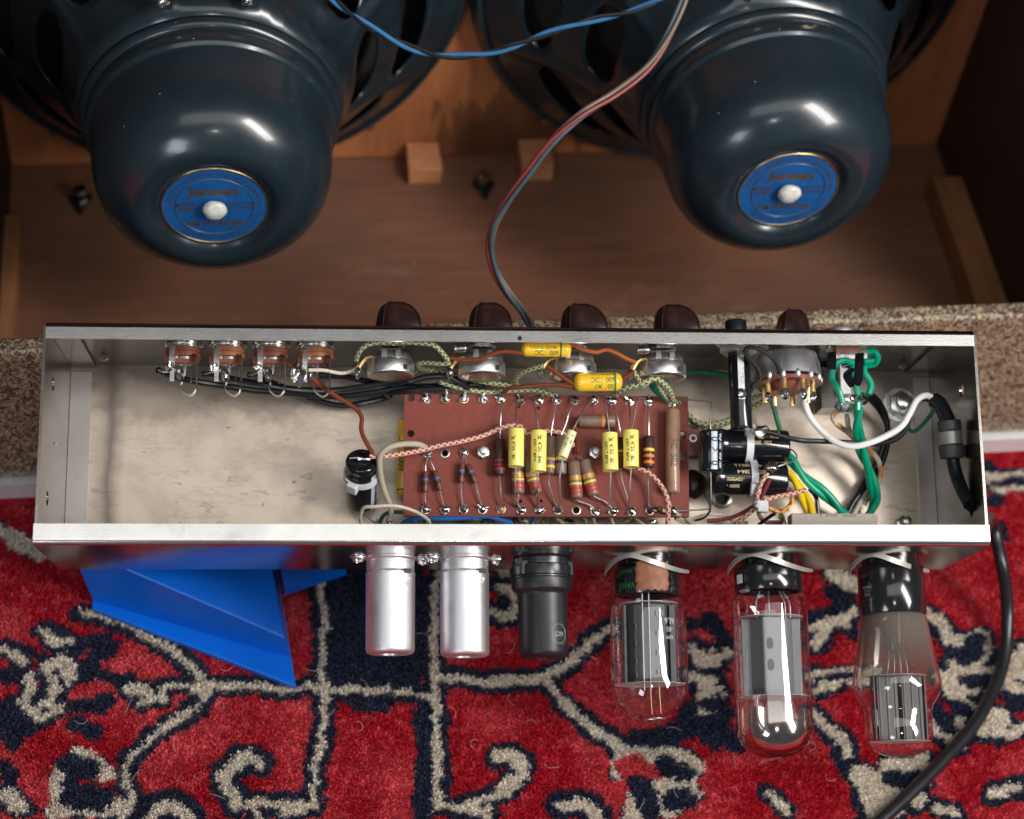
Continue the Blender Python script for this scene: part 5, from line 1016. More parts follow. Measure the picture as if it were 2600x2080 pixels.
wire('cream cloth wire arching over the left end of the board', GW(('D', 745, 325, 36), ('D', 680, 298, 40), ('D', 560, 295, 44), ('D', 440, 320, 46), ('D', 365, 380, 44), ('D', 350, 470, 40), ('D', 365, 600, 32), ('D', 400, 720, 26), ('D', 440, 820, 22), ('D', 450, 890, 20), ('D', 425, 960, 18)), 2.1, 'cbraid', group=gB)
wire('thin cream wire arching along the front wall at the left of the board', GW(('D', 195, 990, 30), ('D', 185, 920, 36), ('D', 215, 840, 42), ('D', 300, 832, 44), ('D', 430, 822, 44), ('D', 560, 840, 42), ('D', 690, 890, 38), ('D', 770, 950, 32), ('D', 775, 985, 28)), 1.3, 'cream', group=gB)
wire('blue wire running along the front edge of the board', GW(('D', 540, 985, 16), ('D', 590, 950, 20), ('D', 700, 925, 24), ('D', 900, 935, 26), ('D', 1100, 925, 26), ('D', 1280, 915, 26), ('D', 1400, 950, 24), ('D', 1480, 970, 22)), 1.7, 'blue')
wire('short blue wire poking up at the front edge of the board', GW(('D', 1640, 985, 16), ('D', 1660, 950, 20), ('D', 1678, 925, 22)), 1.3, 'blue')
wire('green wire arching at the left front corner of the board', GW(('D', 350, 980, 10), ('D', 380, 910, 16), ('D', 440, 880, 18), ('D', 560, 882, 20), ('D', 680, 900, 20), ('D', 820, 920, 20)), 1.5, 'grn_dk')
for i, (pts, lab) in enumerate((([('D', 730, 985, 12), ('D', 740, 930, 16), ('D', 760, 900, 20)], 'short green wire below the first bottom eyelet'), ([('D', 1090, 910, 22), ('D', 1160, 940, 20), ('D', 1260, 935, 18), ('D', 1300, 985, 12)], 'green wire curving under the blue wire'),
        ([('D', 1220, 985, 12), ('D', 1240, 950, 16), ('D', 1290, 930, 18)], 'short green wire touching the blue wire'), ([('D', 570, 985, 10), ('D', 610, 968, 12), ('D', 640, 985, 10)], 'green wire arch at the front rim'))):
    wire(lab, GW(*pts), 1.4, 'grn_dk')
for pts, lab, m in (([('D', 1360, 905, 22), ('D', 1360, 990, 14)], 'short cream wire stub below the orange-spotted eyelet', 'cream'), ([('D', 1560, 900, 24), ('D', 1580, 940, 20), ('D', 1660, 985, 14)], 'brown cloth wire stub below the dark bottom eyelets', 'cbraid'),
        ([('D', 1720, 990, 14), ('D', 1770, 930, 20)], 'mottled green wire stub at the front rim', 'gbraid'), ([('D', 1850, 920, 22), ('D', 1900, 960, 18), ('D', 1940, 990, 14)], 'green and cream wire stub under the pale capacitor leads', 'gbraid'),
        ([('D', 2100, 920, 22), ('D', 2120, 990, 14)], 'green wire stub below the empty eyelet', 'gbraid'), ([('E', 355, 915, 22), ('E', 370, 990, 14)], 'cream wire stub with orange flecks', 'obraid'), ([('E', 505, 915, 22), ('E', 530, 990, 14)], 'plain cream wire stub below the board edge', 'cream'),
        ([('E', 690, 915, 24), ('E', 640, 955, 20), ('E', 585, 975, 16)], 'green and cream wire stub below the fourth film capacitor', 'gbraid'), ([('E', 700, 905, 24), ('E', 740, 950, 20), ('E', 790, 985, 14)], 'grey-brown wire stub curving to the front rim', 'cbraid'),
        ([('E', 940, 860, 31), ('E', 1040, 890, 30), ('E', 1120, 910, 26), ('E', 1180, 960, 20), ('E', 1250, 990, 16)], 'tan cloth wire from the last bottom eyelet to the front rim', 'cbraid'),
        ([('E', 1060, 930, 24), ('E', 1130, 965, 20), ('E', 1190, 990, 16)], 'cream cloth wire beside the tan one at the front rim', 'cbraid'),
        ([('E', 1210, 940, 10), ('E', 1330, 900, 12), ('E', 1480, 905, 12), ('E', 1560, 960, 10), ('E', 1680, 970, 10)], 'yellowish cream wire curving over the chassis floor near the front', 'cream'),
        ([('E', 1770, 990, 20), ('E', 1850, 930, 26), ('E', 1910, 890, 30)], 'short grey-black wire rising left of the cement block', 'cord'),
        ([('E', 1300, 710, 18), ('E', 1350, 790, 18), ('E', 1355, 870, 18), ('E', 1300, 930, 16), ('E', 1230, 950, 14)], 'thin black wire curving behind the bare capacitor lead', 'cord')):
    wire(lab, GW(*pts), 1.35 if 'thin' not in lab else .8, m)
# solder knots on the front sockets
SJ = ['on a lug below the left black capacitor', 'at the foot of the thick cream cloth wire', 'at the right end of the blue wire', 'just below the first dark bottom eyelet', 'on a mottled green stub at the front rim', 'under the leads of the small pale capacitor', 'below the empty eyelet near the front rim', 'near the front rim below the rightmost film capacitor', 'beside the last but one bottom eyelet', 'where the tubular resistor meets the tan wire', 'with copper strands left of the cement block']
for i, (k, x, y, h, r) in enumerate((('D', 330, 975, 10, 2), ('D', 430, 965, 18, 2), ('D', 1520, 965, 16, 2.4), ('D', 1560, 930, 22, 2), ('D', 1770, 940, 18, 2), ('D', 1960, 970, 14, 2.4), ('E', 170, 970, 16, 2), ('E', 870, 965, 14, 2), ('E', 930, 855, 31, 1.8), ('E', 1040, 865, 31, 2), ('E', 1970, 920, 30, 1.8))):
    solo('solder_joint', MB().blob(P(*z(k, x, y), h), r, (1, 1, 1), i, .5), M_['solder'], 'shiny solder joint ' + SJ[i], 'solder joint', group='solder joints on the socket lugs along the front wall')
# black shielded cables from the jacks to the board
gC = 'black cables between input jacks and board'
wire('black cable from the leftmost input jack passing under the others', GW(('Q', 735, 345, 44), ('Q', 800, 375, 36), ('Q', 900, 400, 28), ('Q', 1050, 425, 22), ('Q', 1250, 455, 20), ('Q', 1450, 470, 20), ('Q', 1700, 490, 20), ('Q', 1900, 470, 22), ('Q', 2100, 440, 26), ('A', 730, 830, 30)), 2.35, 'cord', group=gC)
wire('black cable from the second input jack rising towards the board', GW(('Q', 985, 365, 40), ('Q', 1100, 385, 30), ('Q', 1300, 420, 24), ('Q', 1500, 450, 26), ('Q', 1700, 455, 30), ('Q', 1900, 430, 32), ('Q', 2050, 395, 34), ('A', 600, 770, 38), ('A', 760, 730, 40), ('A', 920, 730, 40), ('A', 1020, 770, 37), ('A', 1110, 830, 32)), 2.2, 'cord', group=gC)
wire('black cable from the third input jack sagging lowest on the floor', GW(('Q', 1235, 370, 38), ('Q', 1350, 410, 22), ('Q', 1500, 470, 12), ('Q', 1620, 515, 8), ('Q', 1740, 540, 7), ('Q', 1860, 525, 8), ('Q', 2000, 490, 14), ('A', 420, 872, 22), ('A', 640, 850, 31), ('A', 900, 838, 32)), 2.2, 'cord', group=gC)
wire('black cable from the fourth input jack curving across to the fourth eyelet', GW(('Q', 1500, 380, 38), ('Q', 1600, 375, 34), ('Q', 1750, 380, 32), ('Q', 1900, 410, 28), ('Q', 2080, 430, 24), ('A', 600, 815, 26), ('A', 900, 810, 27), ('A', 1200, 800, 28), ('A', 1240, 850, 28)), 2.2, 'cord', group=gC)
wire('pale tan wire from the fourth input jack to the leftmost pot', GW(('Q', 1560, 345, 56), ('Q', 1640, 345, 55), ('Q', 1740, 362, 52), ('Q', 1810, 345, 54), ('Q', 1835, 325, 56)), 1.3, 'cream')
for i, (pts, lab) in enumerate((((('A', 735, 830, 31), ('A', 750, 870, 31), ('A', 756, 905, 30)), 'bare twisted strands at the first top eyelet, end of a black cable'), ((('A', 915, 838, 32), ('A', 922, 870, 31), ('A', 915, 905, 30)), 'bare twisted strands at the second top eyelet'),
        ((('A', 1100, 825, 32), ('A', 1085, 860, 31), ('A', 1073, 905, 30)), 'bare twisted strands at the third top eyelet'), ((('A', 1235, 845, 29), ('A', 1238, 880, 30), ('A', 1233, 905, 30)), 'bare twisted strands at the fourth top eyelet'),
        ((('Q', 738, 345, 44), ('Q', 780, 352, 46), ('Q', 835, 345, 48)), 'bare strands joining a black cable to the leftmost input jack'), ((('Q', 985, 365, 40), ('Q', 1030, 355, 46), ('Q', 1078, 345, 48)), 'bare strands joining a black cable to the second input jack'),
        ((('Q', 1235, 370, 38), ('Q', 1280, 358, 46), ('Q', 1318, 345, 48)), 'bare strands joining a black cable to the third input jack'))):
    c_ = spline(GW(*pts), .8); mb = MB()
    for q in strands(c_, 3, .45, 5, i): mb.tube(q, .38, 6)
    solo('bare_wire', mb, M_['lead'], lab, 'wire', group='bare strands at the ends of the black cables')
# right bay wires
wire('black cloth wire looping from the fuse holder collar to the switch', GW(('B', 1700, 860, 56), ('B', 1740, 790, 60), ('B', 1790, 740, 62), ('B', 1760, 650, 64), ('B', 1690, 570, 68), ('B', 1660, 500, 72), ('B', 1700, 478, 74), ('B', 1790, 500, 74), ('B', 1880, 560, 72), ('B', 1940, 640, 68), ('B', 1955, 760, 62)), 1.6, 'bbraid')
wire('white wire from the switch sweeping right to the strain relief', GW(('C', 283, 850, 48), ('C', 285, 960, 44), ('C', 330, 1080, 42), ('C', 430, 1200, 42), ('C', 550, 1290, 44), ('C', 680, 1325, 46), ('C', 820, 1300, 48), ('C', 980, 1235, 50), ('C', 1110, 1150, 52), ('C', 1180, 1040, 52), ('C', 1240, 930, 52), ('C', 1320, 890, 52), ('C', 1390, 920, 52)), 2.35, 'wht')
wire('black wire running from the filter capacitor to the strain relief', GW(('E', 1770, 190, 42), ('E', 1870, 200, 42), ('E', 2000, 235, 42), ('F', 250, 265, 42), ('F', 420, 272, 40), ('F', 620, 280, 40), ('F', 850, 295, 40), ('F', 1020, 270, 42), ('F', 1130, 190, 44), ('F', 1175, 60, 46), ('C', 1190, 990, 48), ('C', 1230, 930, 49), ('C', 1320, 920, 50), ('C', 1400, 950, 50)), 1.9, 'cord')
wire('dark green wire hooking out of the strain relief', GW(('C', 1390, 1010, 44), ('C', 1340, 1080, 38), ('C', 1270, 1160, 32), ('C', 1210, 1200, 30), ('C', 1170, 1180, 28), ('C', 1165, 1140, 28)), 1.5, 'grn_dk')
# mains cord: through the strain relief, out through the end plate, down to the rug
t = thing('power_cord', 'thick black power cord leaving the right end of the chassis and curving over the rug', 'cord', tuple(P(2300, 1000, 30)))
part('inner_length', MB().tube(spline(GW(('C', 1380, 930, 50), ('C', 1430, 960, 52), ('C', 1470, 1030, 54), ('C', 1510, 1120, 56)), 1.2), 4.0, 14), M_['cord'], t)
def near_wall(x, y, d): q = P(*z('F', x, y), CL, 0); return P(*z('F', x, y), q.z + d)
iv = [P(*z('F', 1545, 380), 53), P(*z('F', 1556, 480), 53), near_wall(1590, 600, 14), near_wall(1640, 720, 10.5)]; e_ = P(*z('F', 1688, 800), CL - 1.5, 0)
part('inner_length', MB().tube(spline(iv + [e_], 1.2), 3.4, 16), M_['cord'], t)
CHi = CH.inverted()
def w2c(v): return (CHi @ (Vector(v) * MM)) / MM
outp = [e_, e_ + Vector((4.5, -3, -4)), Vector((CL + 9, e_.y - 14, e_.z - 16)), w2c(W(2515, 1320, 60)), w2c(W(2545, 1440, 40)), w2c(W(2558, 1560, 18)), w2c(W(2545, 1690, 7)), w2c(W(2480, 1830, 6)), w2c(W(2380, 1945, 6)), w2c(W(2250, 2070, 6)), w2c(W(2100, 2190, 6)), w2c(W(1900, 2290, 6))]
print('cord', [tuple(round(c) for c in q) for q in outp])
part('outer_length', MB().tube(spline(outp, 2), 3.7, 18), M_['cord'], t)
sr0 = P(*z('C', 1515, 1120), 56); sr1 = P(*z('F', 1545, 425), 54); a = (sr1 - sr0).normalized(); L_ = (sr1 - sr0).length
t2 = thing('strain_relief', 'grey ribbed strain relief collar clamped round the power cord inside the right end', 'strain relief', tuple(sr0))
def frac(a0, a1, r0, r1, m, nm, seg=28): part(nm, MB().lathe(sr0 + a * L_ * a0, a, [(0, 2), (0, r0 - .6), (.6, r0), (L_ * (a1 - a0) - .6, r1), (L_ * (a1 - a0), r1 - .6), (L_ * (a1 - a0), 2)], seg), m, t2)
frac(-.05, .24, 5.9, 6.1, M_['rubber'], 'upper_collar'); frac(.24, .62, 5.7, 5.7, M_['strap'], 'ribbed_sleeve', 40); frac(.62, .98, 6.6, 6.2, M_['rubber'], 'lower_collar')
# twisted thick pairs
def twisted(label, pts, k, r, R_, tw, ms, cat='wire bundle', name='twisted_wires', ph=0):
    core = spline(pts, 1.6); t = thing(name, label, cat, tuple(core[0]), CH)
    for q, m in zip(strands(core, k, R_, tw, ph), ms): part('wire_strand', MB().tube(q, r, 12), M_[m], t)
    return t
twisted('pair of twisted green wires dropping from the output jack to the front wall', GW(('C', 735, 990, 50), ('C', 730, 1150, 40), ('F', 745, 250, 34), ('F', 780, 400, 28), ('F', 835, 540, 22), ('F', 870, 680, 18), ('F', 880, 780, 14), ('F', 850, 860, 12), ('F', 820, 910, 10)), 2, 1.85, 1.5, 60, ('grn', 'grn'), ph=1.1)
twisted('pair of twisted green wires slanting down right of the filter capacitors', GW(('E', 1985, 400, 16), ('F', 160, 430, 18), ('F', 220, 510, 18), ('F', 300, 600, 18), ('F', 400, 680, 18), ('F', 490, 760, 16), ('F', 570, 840, 14), ('F', 630, 910, 12)), 2, 1.85, 1.5, 56, ('grn', 'grn'), ph=.4)
twisted('pair of twisted yellow wires behind the green ones, ending at the cement block', GW(('E', 1990, 560, 16), ('F', 150, 560, 16), ('F', 220, 640, 18), ('F', 270, 740, 20), ('F', 310, 830, 22), ('F', 340, 920, 22)), 2, 1.9, 1.5, 54, ('yel', 'yel'), ph=1)
twisted('pair of black wires curving behind the green ones on the right', GW(('C', 820, 880, 24), ('C', 900, 960, 16), ('C', 960, 1060, 12), ('C', 990, 1180, 10), ('C', 970, 1320, 9), ('F', 900, 500, 8), ('F', 800, 640, 8), ('F', 700, 800, 8), ('F', 660, 900, 8)), 2, 1.5, 1.3, 90, ('cord', 'cord'))
gl = 'green wires around the output jack'
wire('thick green wire looping right of the output jack springs', GW(('C', 800, 520, 60), ('C', 870, 510, 58), ('C', 905, 560, 56), ('C', 880, 620, 52), ('C', 800, 640, 50), ('C', 790, 690, 50), ('C', 830, 750, 50), ('C', 850, 810, 50), ('C', 830, 880, 50)), 2.4, 'grn', group=gl)
wire('thick green wire arching left of the output jack springs', GW(('C', 700, 620, 62), ('C', 630, 590, 62), ('C', 560, 610, 62), ('C', 520, 680, 60), ('C', 520, 760, 58), ('C', 570, 850, 54), ('C', 605, 960, 52)), 2.4, 'grn', group=gl)
wire('thick green wire passing straight between the output jack springs', GW(('C', 690, 600, 60), ('C', 700, 700, 56), ('C', 720, 800, 53), ('C', 735, 900, 51), ('C', 735, 1020, 50)), 2.4, 'grn', group=gl)
wire('green wire curving at the top behind the output jack', GW(('C', 780, 600, 56), ('C', 860, 590, 54), ('C', 900, 540, 56)), 2.0, 'grn', group=gl)
for i, (x, y) in enumerate(((620, 990), (755, 920))):
    o = solo('solder_joint', join(MB().blob(P(*z('C', x, y), 51), 3.0, (1.5, 1, 1), i + 20, .5), MB().blob(P(*z('C', x - 40, y - 10), 51), 2.0, (1.5, 1, 1), i + 25, .5)), M_['solder'], ['ragged solder joint left of the green twisted pair', 'ragged solder joint right of the green twisted pair'][i], 'solder joint')
wire('cream wire with orange flecks running from the left ragged solder joint behind the green pair', GW(('C', 575, 1010, 48), ('C', 520, 1070, 44), ('C', 560, 1140, 36), ('C', 640, 1200, 28), ('C', 740, 1290, 22), ('F', 820, 340, 18), ('F', 900, 420, 16), ('F', 930, 520, 14), ('F', 915, 620, 12), ('F', 850, 700, 10), ('F', 790, 820, 8)), 1.9, 'obraid')
wire('second cream wire hidden behind the green pair', GW(('C', 640, 1060, 40), ('C', 660, 1180, 30), ('C', 720, 1300, 20), ('F', 800, 400, 14), ('F', 840, 540, 10), ('F', 800, 700, 8), ('F', 700, 900, 8)), 1.8, 'cream')
wire('dark green wire from behind the fourth pot across to the fuse holder', GW(('B', 880, 740, 20), ('B', 1000, 715, 16), ('B', 1200, 690, 14), ('B', 1380, 700, 14), ('B', 1540, 725, 14), ('B', 1700, 780, 16), ('B', 1820, 860, 18), ('B', 1890, 960, 18), ('B', 1930, 1100, 16), ('B', 1970, 1230, 14), ('E', 2020, 330, 14), ('E', 2040, 420, 14)), 1.8, 'grn_dk')
wire('dark green wire dipping behind the twisted cloth wire', GW(('B', 860, 800, 24), ('B', 900, 850, 26), ('B', 960, 900, 28), ('B', 1010, 950, 28)), 2.6, 'grn_dk')
wire('thin black wire by the yellow pair', GW(('F', 320, 680, 14), ('F', 380, 760, 12), ('F', 395, 900, 10)), 1.6, 'cord')
t = thing('dark_joint', 'charred solder joint with a bare lead at the right end of the filter capacitors', 'solder joint', tuple(P(*z('E', 1890, 500), 40)))
part('lump', MB().blob(P(*z('E', 1885, 490), 40), 2.6, (1.3, 1.2, .8), 31, .6), M_['bake'], t); part('solder', MB().blob(P(*z('E', 1890, 500), 41.5), 1.6, (2, 1, 1), 33, .3), M_['solder'], t)
part('lead', MB().tube(spline(GW(('E', 1880, 505, 41), ('E', 2000, 465, 38), ('F', 190, 435, 34), ('F', 215, 405, 32), ('F', 190, 360, 28), ('F', 140, 330, 24))), .4, 7), M_['lead'], t)
t = thing('soldered_joint', 'tan wrapped solder joint where the black wire meets the upper filter capacitor', 'solder joint', tuple(P(*z('E', 1780, 185), 42)))
part('wrap', MB().tube(spline(GW(('E', 1720, 190, 40), ('E', 1780, 180, 42), ('E', 1840, 165, 42))), 1.6, 8), M_['cbraid'], t); part('solder', MB().blob(P(*z('E', 1810, 190), 42), 3.0, (1.6, 1.1, .8), 37, .5), M_['solder'], t)
t = thing('cable_tie', 'white nylon cable tie bundling red braided wires left of the cement block', 'cable tie', tuple(P(*z('E', 1800, 830), 28)))
c = P(*z('E', 1800, 835), 29); hd = part('tie_head', MB().prism([c + Vector((a * 2.9, b * 3.2, 0)) for a, b in ((-1, -.9), (1, -1), (1, 1), (-1, .9))], 0, (0, 0, 3.2)), M_['tie'], t); bv = hd.modifiers.new('b', 'BEVEL'); bv.width = .0006; bv.segments = 2
part('strap', MB().tube(spline(GW(('E', 1715, 770, 26), ('E', 1745, 790, 31), ('E', 1790, 820, 32))), .6, 6, flat=4, up=(.3, -.8, .2)), M_['tie'], t)
t = thing('socket_lug_plate', 'brown phenolic socket plate with copper strands left of the cement block', 'socket', tuple(P(*z('E', 1920, 965), 40)))
a_ = P(*z('E', 1855, 975), 44); b_ = P(*z('E', 2000, 985), 44); part('plate', MB().box((a_.x, 3, 36), (b_.x, a_.y + 2.5, 39)), M_['phen'], t)
part('strand', MB().tube(spline(GW(('E', 1970, 925, 42), ('E', 1985, 950, 41), ('E', 1970, 985, 39))), .5, 6), M_['brass'], t)

# ------------------------------------------------------------------ tubes on the front wall
YF = -T_; FA = (0, -1, 0)
M_['white_plug'] = M_['rivet']
def shield_can(px, label, m, endpx, zc=39):
    X = P(px, 1405, 0, 1).x; t = thing('tube_shield', label, 'tube shield', (X, YF, zc), CH, 'aluminium tube shields on the front wall' if m == 'alu' else None)
    return t, X
def ylen(px, py, zc): return -P(px, py, zc, 2).y - T_       # how far in front of the wall a photo spot lies at height zc
for px, endp, lab, dx in ((992, 1662, 'bright aluminium tube shield, left one of the pair', 0), (1181, 1668, 'bright aluminium tube shield, right one of the pair, scuffed on its right side', 1)):
    t, X = shield_can(px, lab, 'alu', endp); zc = 38; L_ = ylen(px, endp, zc)
    part('socket_skirt', MB().lathe((X, YF, zc), FA, [(0, 13.0), (.5, 13.0), (1.4, 12.0), (6.5, 12.0), (7.2, 11.4), (7.2, 9)], 40), M_['alu'], t)
    part('can', MB().lathe((X, YF, zc), FA, [(7.4, 10), (7.4, 12.2), (8, 12.5), (9, 12.3), (L_ - 2.2, 12.2), (L_ - .8, 11.7), (L_ - .1, 10.4), (L_, 9), (L_, 5), (L_ - 1.5, 4.6)], 56), M_['alu'], t, angle=50)
    j0 = Vector((X + 6, YF - 12.5, zc + 11.2))
    part('bayonet_bulge', MB().tube(spline([(X + 3.2, YF - 13.5, zc + 11.9), (X + 4.6, YF - 11.6, zc + 11.4), (X + 6.3, YF - 12.8, zc + 10.7), (X + 8.4, YF - 14.0, zc + 9.2), (X + 9.3, YF - 11, zc + 8.2)], .6), .55, 8), M_['alu'], t)
    part('slot', MB().box((X + 6.0, YF - 8.8, zc + 8.6), (X + 10.2, YF - 6.6, zc + 10.6)), M_['black_pl'], t)
    for s in (-1, 1):
        c = Vector((X + s * 16.2, YF - .2, zc + (6 if s < 0 else -2)))
        w_ = part('rivet_washer', MB().lathe(c, FA, [(0, 0), (0, 4.2), (.8, 4.1), (.9, 3.4), (1.6, 2.9), (2.6, 2.6), (2.8, 1.3), (1.8, 1.1)], 24), M_['tin'], t)
t, X = shield_can(1380, 'matt black tube shield with a printed octagon, middle of the front row', 'blk', 1675); zc = 38; L_ = ylen(1380, 1672, zc)
M_['blk_al'] = mat('black_painted_aluminium', (.010, .010, .011), .40, 0, .2, 60, .08, 900)
part('socket_skirt', MB().lathe((X, YF, zc), FA, [(0, 14), (1, 15), (4, 15), (4.6, 16), (6, 16.2), (9.5, 16.2), (10, 15.6), (10, 12)], 48), M_['black_pl'], t)
part('can', MB().lathe((X, YF, zc), FA, [(9.9, 12), (9.9, 15.3), (16, 15.2), (17, 14.6), (17.8, 12.8), (19, 12.4), (L_ - 3, 12.3), (L_ - 1.2, 11.6), (L_ - .2, 10), (L_, 8.4), (L_, 4), (L_ - 1, 3.6)], 56), M_['blk_al'], t, angle=50)
part('bead', MB().lathe((X, YF - 9.7, zc), FA, [(0, 15.2), (.4, 16.3), (1.1, 16.3), (1.5, 15.2)], 56), M_['black_pl'], t)
for s in (.5, 2.3, 3.9, 5.4): part('tab', MB().box((X + 14.9 * math.cos(s) - 1.4, YF - 9.6, zc + 15.2 * math.sin(s) - 1.4), (X + 14.9 * math.cos(s) + 1.4, YF - 3, zc + 15.2 * math.sin(s) + 1.4)), M_['black_pl'], t)
def wrap(X, zc, r, ang, y0):       # printing round a tube: reads upside down from the camera
    return lambda x, y: Vector((X + (r + .06) * math.sin(ang - x / r), y0 - y * 1.0, zc + (r + .06) * math.cos(ang - x / r)))
oc = [(3.9 * math.cos(math.radians(22.5 + 45 * k)), 3.9 * math.sin(math.radians(22.5 + 45 * k))) for k in range(9)]
fq = wrap(X, zc, 12.35, .62, YF - 39); part('printed_octagon', MB().tube([fq(a_ * 1.2, b_ * 1.3) for a_, b_ in oc], .13, 4), M_['ink_grey'], t)
part('lettering', text_mb("6SC7", 3.2, fq, .75, bold=.02), M_['ink_grey'], t, smooth=False)

def strap_clip(t, X, zc, r, pts):
    part('retainer_strap', MB().tube(spline([P(a_, b_, h) for a_, b_, h in pts], 1), .5, 8, flat=.9, rfun=lambda q: 2.4 + .5 * math.sin(q * 3.1)), M_['strap'], t)
def strap_clip(t, X, zc, r, pts):
    c = spline([P(a_, b_, h) for a_, b_, h in pts], 1); mb = MB(); n = len(c)
    for i, p in enumerate(c):
        q = i / (n - 1); w = .65 + .65 * max(0, math.sin(q * math.pi)) ** .5
        rad = Vector((p.x - X, 0, p.z - zc)).normalized(); yv = Vector((0, 1, 0)); tg = (c[min(i + 1, n - 1)] - c[max(i - 1, 0)]).normalized(); sd = rad.cross(tg).normalized()
        for s in ((-w, -.25), (w, -.25), (w, .35), (-w, .35)): mb.v.append(p + sd * s[0] + rad * s[1])
    for i in range(n - 1):
        for k in range(4): mb.f.append((i * 4 + k, i * 4 + (k + 1) % 4, (i + 1) * 4 + (k + 1) % 4, (i + 1) * 4 + k))
    mb.f += [(3, 2, 1, 0), ((n - 1) * 4, (n - 1) * 4 + 1, (n - 1) * 4 + 2, (n - 1) * 4 + 3)]
    part('retainer_strap', mb, M_['strap'], t, angle=50)
def strap_pts(x0, x1, dy=0):
    w = x1 - x0
    return [(x0 - .02 * w, 1462 + dy, 30), (x0 + .0 * w, 1446 + dy, 38), (x0 + .1 * w, 1424 + dy, 45), (x0 + .24 * w, 1411 + dy, 50), (x0 + .36 * w, 1412 + dy, 52), (x0 + .55 * w, 1425 + dy, 52.5), (x0 + .75 * w, 1440 + dy, 49), (x0 + .9 * w, 1449 + dy, 43), (x0 + 1.0 * w, 1452 + dy, 36)]
def tube_base(t, X, zc, r, y0, y1, sock=15.5):
    part('socket', MB().lathe((X, YF, zc), FA, [(0, 0), (0, sock), (3.5, sock), (4, sock - .5), (4, 8)], 40), M_['bake_base'], t)
    part('base', MB().lathe((X, YF, zc), FA, [(y0 - .4, 10), (y0, r - .4), (y0 + .5, r), (y1 - .4, r), (y1, r - .3), (y1, r - 2)], 56), M_['bake_base'], t, angle=50)
def micadisc(t, X, zc, y, r, hole=0): return part('mica_spacer', MB().cyl((X, y, zc), (X, y - .18, zc), r * .97, 40), M_['mica'], t)
M_['plate_l0'] = mat('plate_edge_grey', (.20, .20, .20), .5)
al = M_['alu']; nt_ = al.node_tree; bs_ = nt_.nodes['Principled BSDF']; old_ = bs_.inputs['Base Color'].links[0].from_socket
nt_.links.new(mix(nt_, ramp(nt_, noise_n(nt_, 120, 7, .7, stretch=(1.4, .5, 1)), [(.54, (0, 0, 0)), (.62, (.45, .45, .45))]), old_, (.50, .50, .53)), bs_.inputs['Base Color'])
# --- 1: short power tube
zc = 33.; X = P(1643, 1450, -8, 1).x
X = P(1643, 1460, zc, 2).x; YL = lambda py: ylen(1650, py, zc)
t = thing('vacuum_tube', 'short clear glass power tube with a strip of torn brown paper on its black base', 'vacuum tube', (X, YF, zc), CH, 'glass power tubes on the front wall')
y1 = YL(1514); ye = YL(1836)
tube_base(t, X, zc, 16.8, 5, y1)
part('bulb', MB().lathe((X, YF, zc), FA, [(y1 - .5, 15.5), (y1 + 1, 17.2), (y1 + 3.5, 18.8), (y1 + 8, 19.2), (ye - 22, 19.4), (ye - 14, 18.6), (ye - 8, 15.8), (ye - 4, 11.5), (ye - 1.5, 6), (ye - .4, 2.5), (ye, 0)], 64), g_clear, t, angle=80)
pa = YL(1540) ; pb = YL(1738)
part('plate', MB().lathe((X - .5, YF, zc), FA, [(pa, 0), (pa, 11), (pb, 11), (pb, 0)], 8), M_['plate'], t, angle=20)
for s in (-1, 1): part('plate_fin', MB().box((X - .5 + s * 11 - .4, YF - pb, zc - 3), (X - .5 + s * 13 + .4, YF - pa, zc + 5)), M_['plate'], t)
for s in (-4.5, -1.2): part('support_rod', MB().cyl((X + s, YF - y1, zc + 11.5), (X + s, YF - pb - 4, zc + 11.5), .36, 10), M_['lead'], t)
for q in (.28, .5, .72, .9): part('plate_slot', MB().box((X - 8.3, YF - pa - (pb - pa) * q - 1.4, zc + 8.0), (X - 7.3, YF - pa - (pb - pa) * q + 1.4, zc + 10.2)), M_['black_pl'], t)
for q in (.12, .37, .62, .86):
    for s in (2.6, 5.2): part('plate_crimp', MB().box((X + s, YF - pa - (pb - pa) * q - 1.2, zc + 10.0), (X + s + .9, YF - pa - (pb - pa) * q + 1.2, zc + 11.1)), M_['plate_l0'], t)
micadisc(t, X, zc, YF - pa + 1.2, 15.5); micadisc(t, X, zc, YF - pb, 18.6)
for dx in (-.5, 4): part('wire_post', MB().cyl((X + dx, YF - pb, zc + 4), (X + dx + .8, YF - pb - 15, zc + 3), .3, 6), M_['brass'], t)
ringp = [Vector((X + 2 + 5.5 * math.cos(q * math.pi / 12), YF - pb - 17, zc + 5.5 * math.sin(q * math.pi / 12))) for q in range(25)]
part('getter_ring', MB().tube(ringp, .4, 6), M_['lead'], t)
strap_clip(t, X, zc, 17, strap_pts(1540, 1748))
pm = MB(); nn = 18; mm_ = 8
for i in range(nn + 1):
    for j in range(mm_ + 1):
        ang = -.48 + 1.0 * i / nn + .03 * math.sin(j * 2.3); y = YF - 3.2 - (y1 - 4.2) * j / mm_ - .5 * math.sin(i * 1.7) * (1 if j in (0, mm_) else 0); r = 17.05 + (.5 if 0 < i < nn else .1) + .25 * noise.noise(Vector((i * .5, j * .7, 1)))
        pm.v.append(Vector((X + r * math.sin(ang), y, zc + r * math.cos(ang))))
for i in range(nn):
    for j in range(mm_): pm.f.append((i * (mm_ + 1) + j, (i + 1) * (mm_ + 1) + j, (i + 1) * (mm_ + 1) + j + 1, i * (mm_ + 1) + j + 1))
part('torn_label', pm, M_['paper'], t, 'strip of torn brown paper')
part('lettering', text_mb("IN U.S.A.", 2.6, wrap(X, zc, 16.85, -.85, YF - 7.5), .8), M_['ink_green'], t, smooth=False)
part('lettering', text_mb("SYLVANIA", 4.6, wrap(X, zc, 16.85, -.68, YF - 14.5), .8), M_['ink_green'], t, smooth=False)
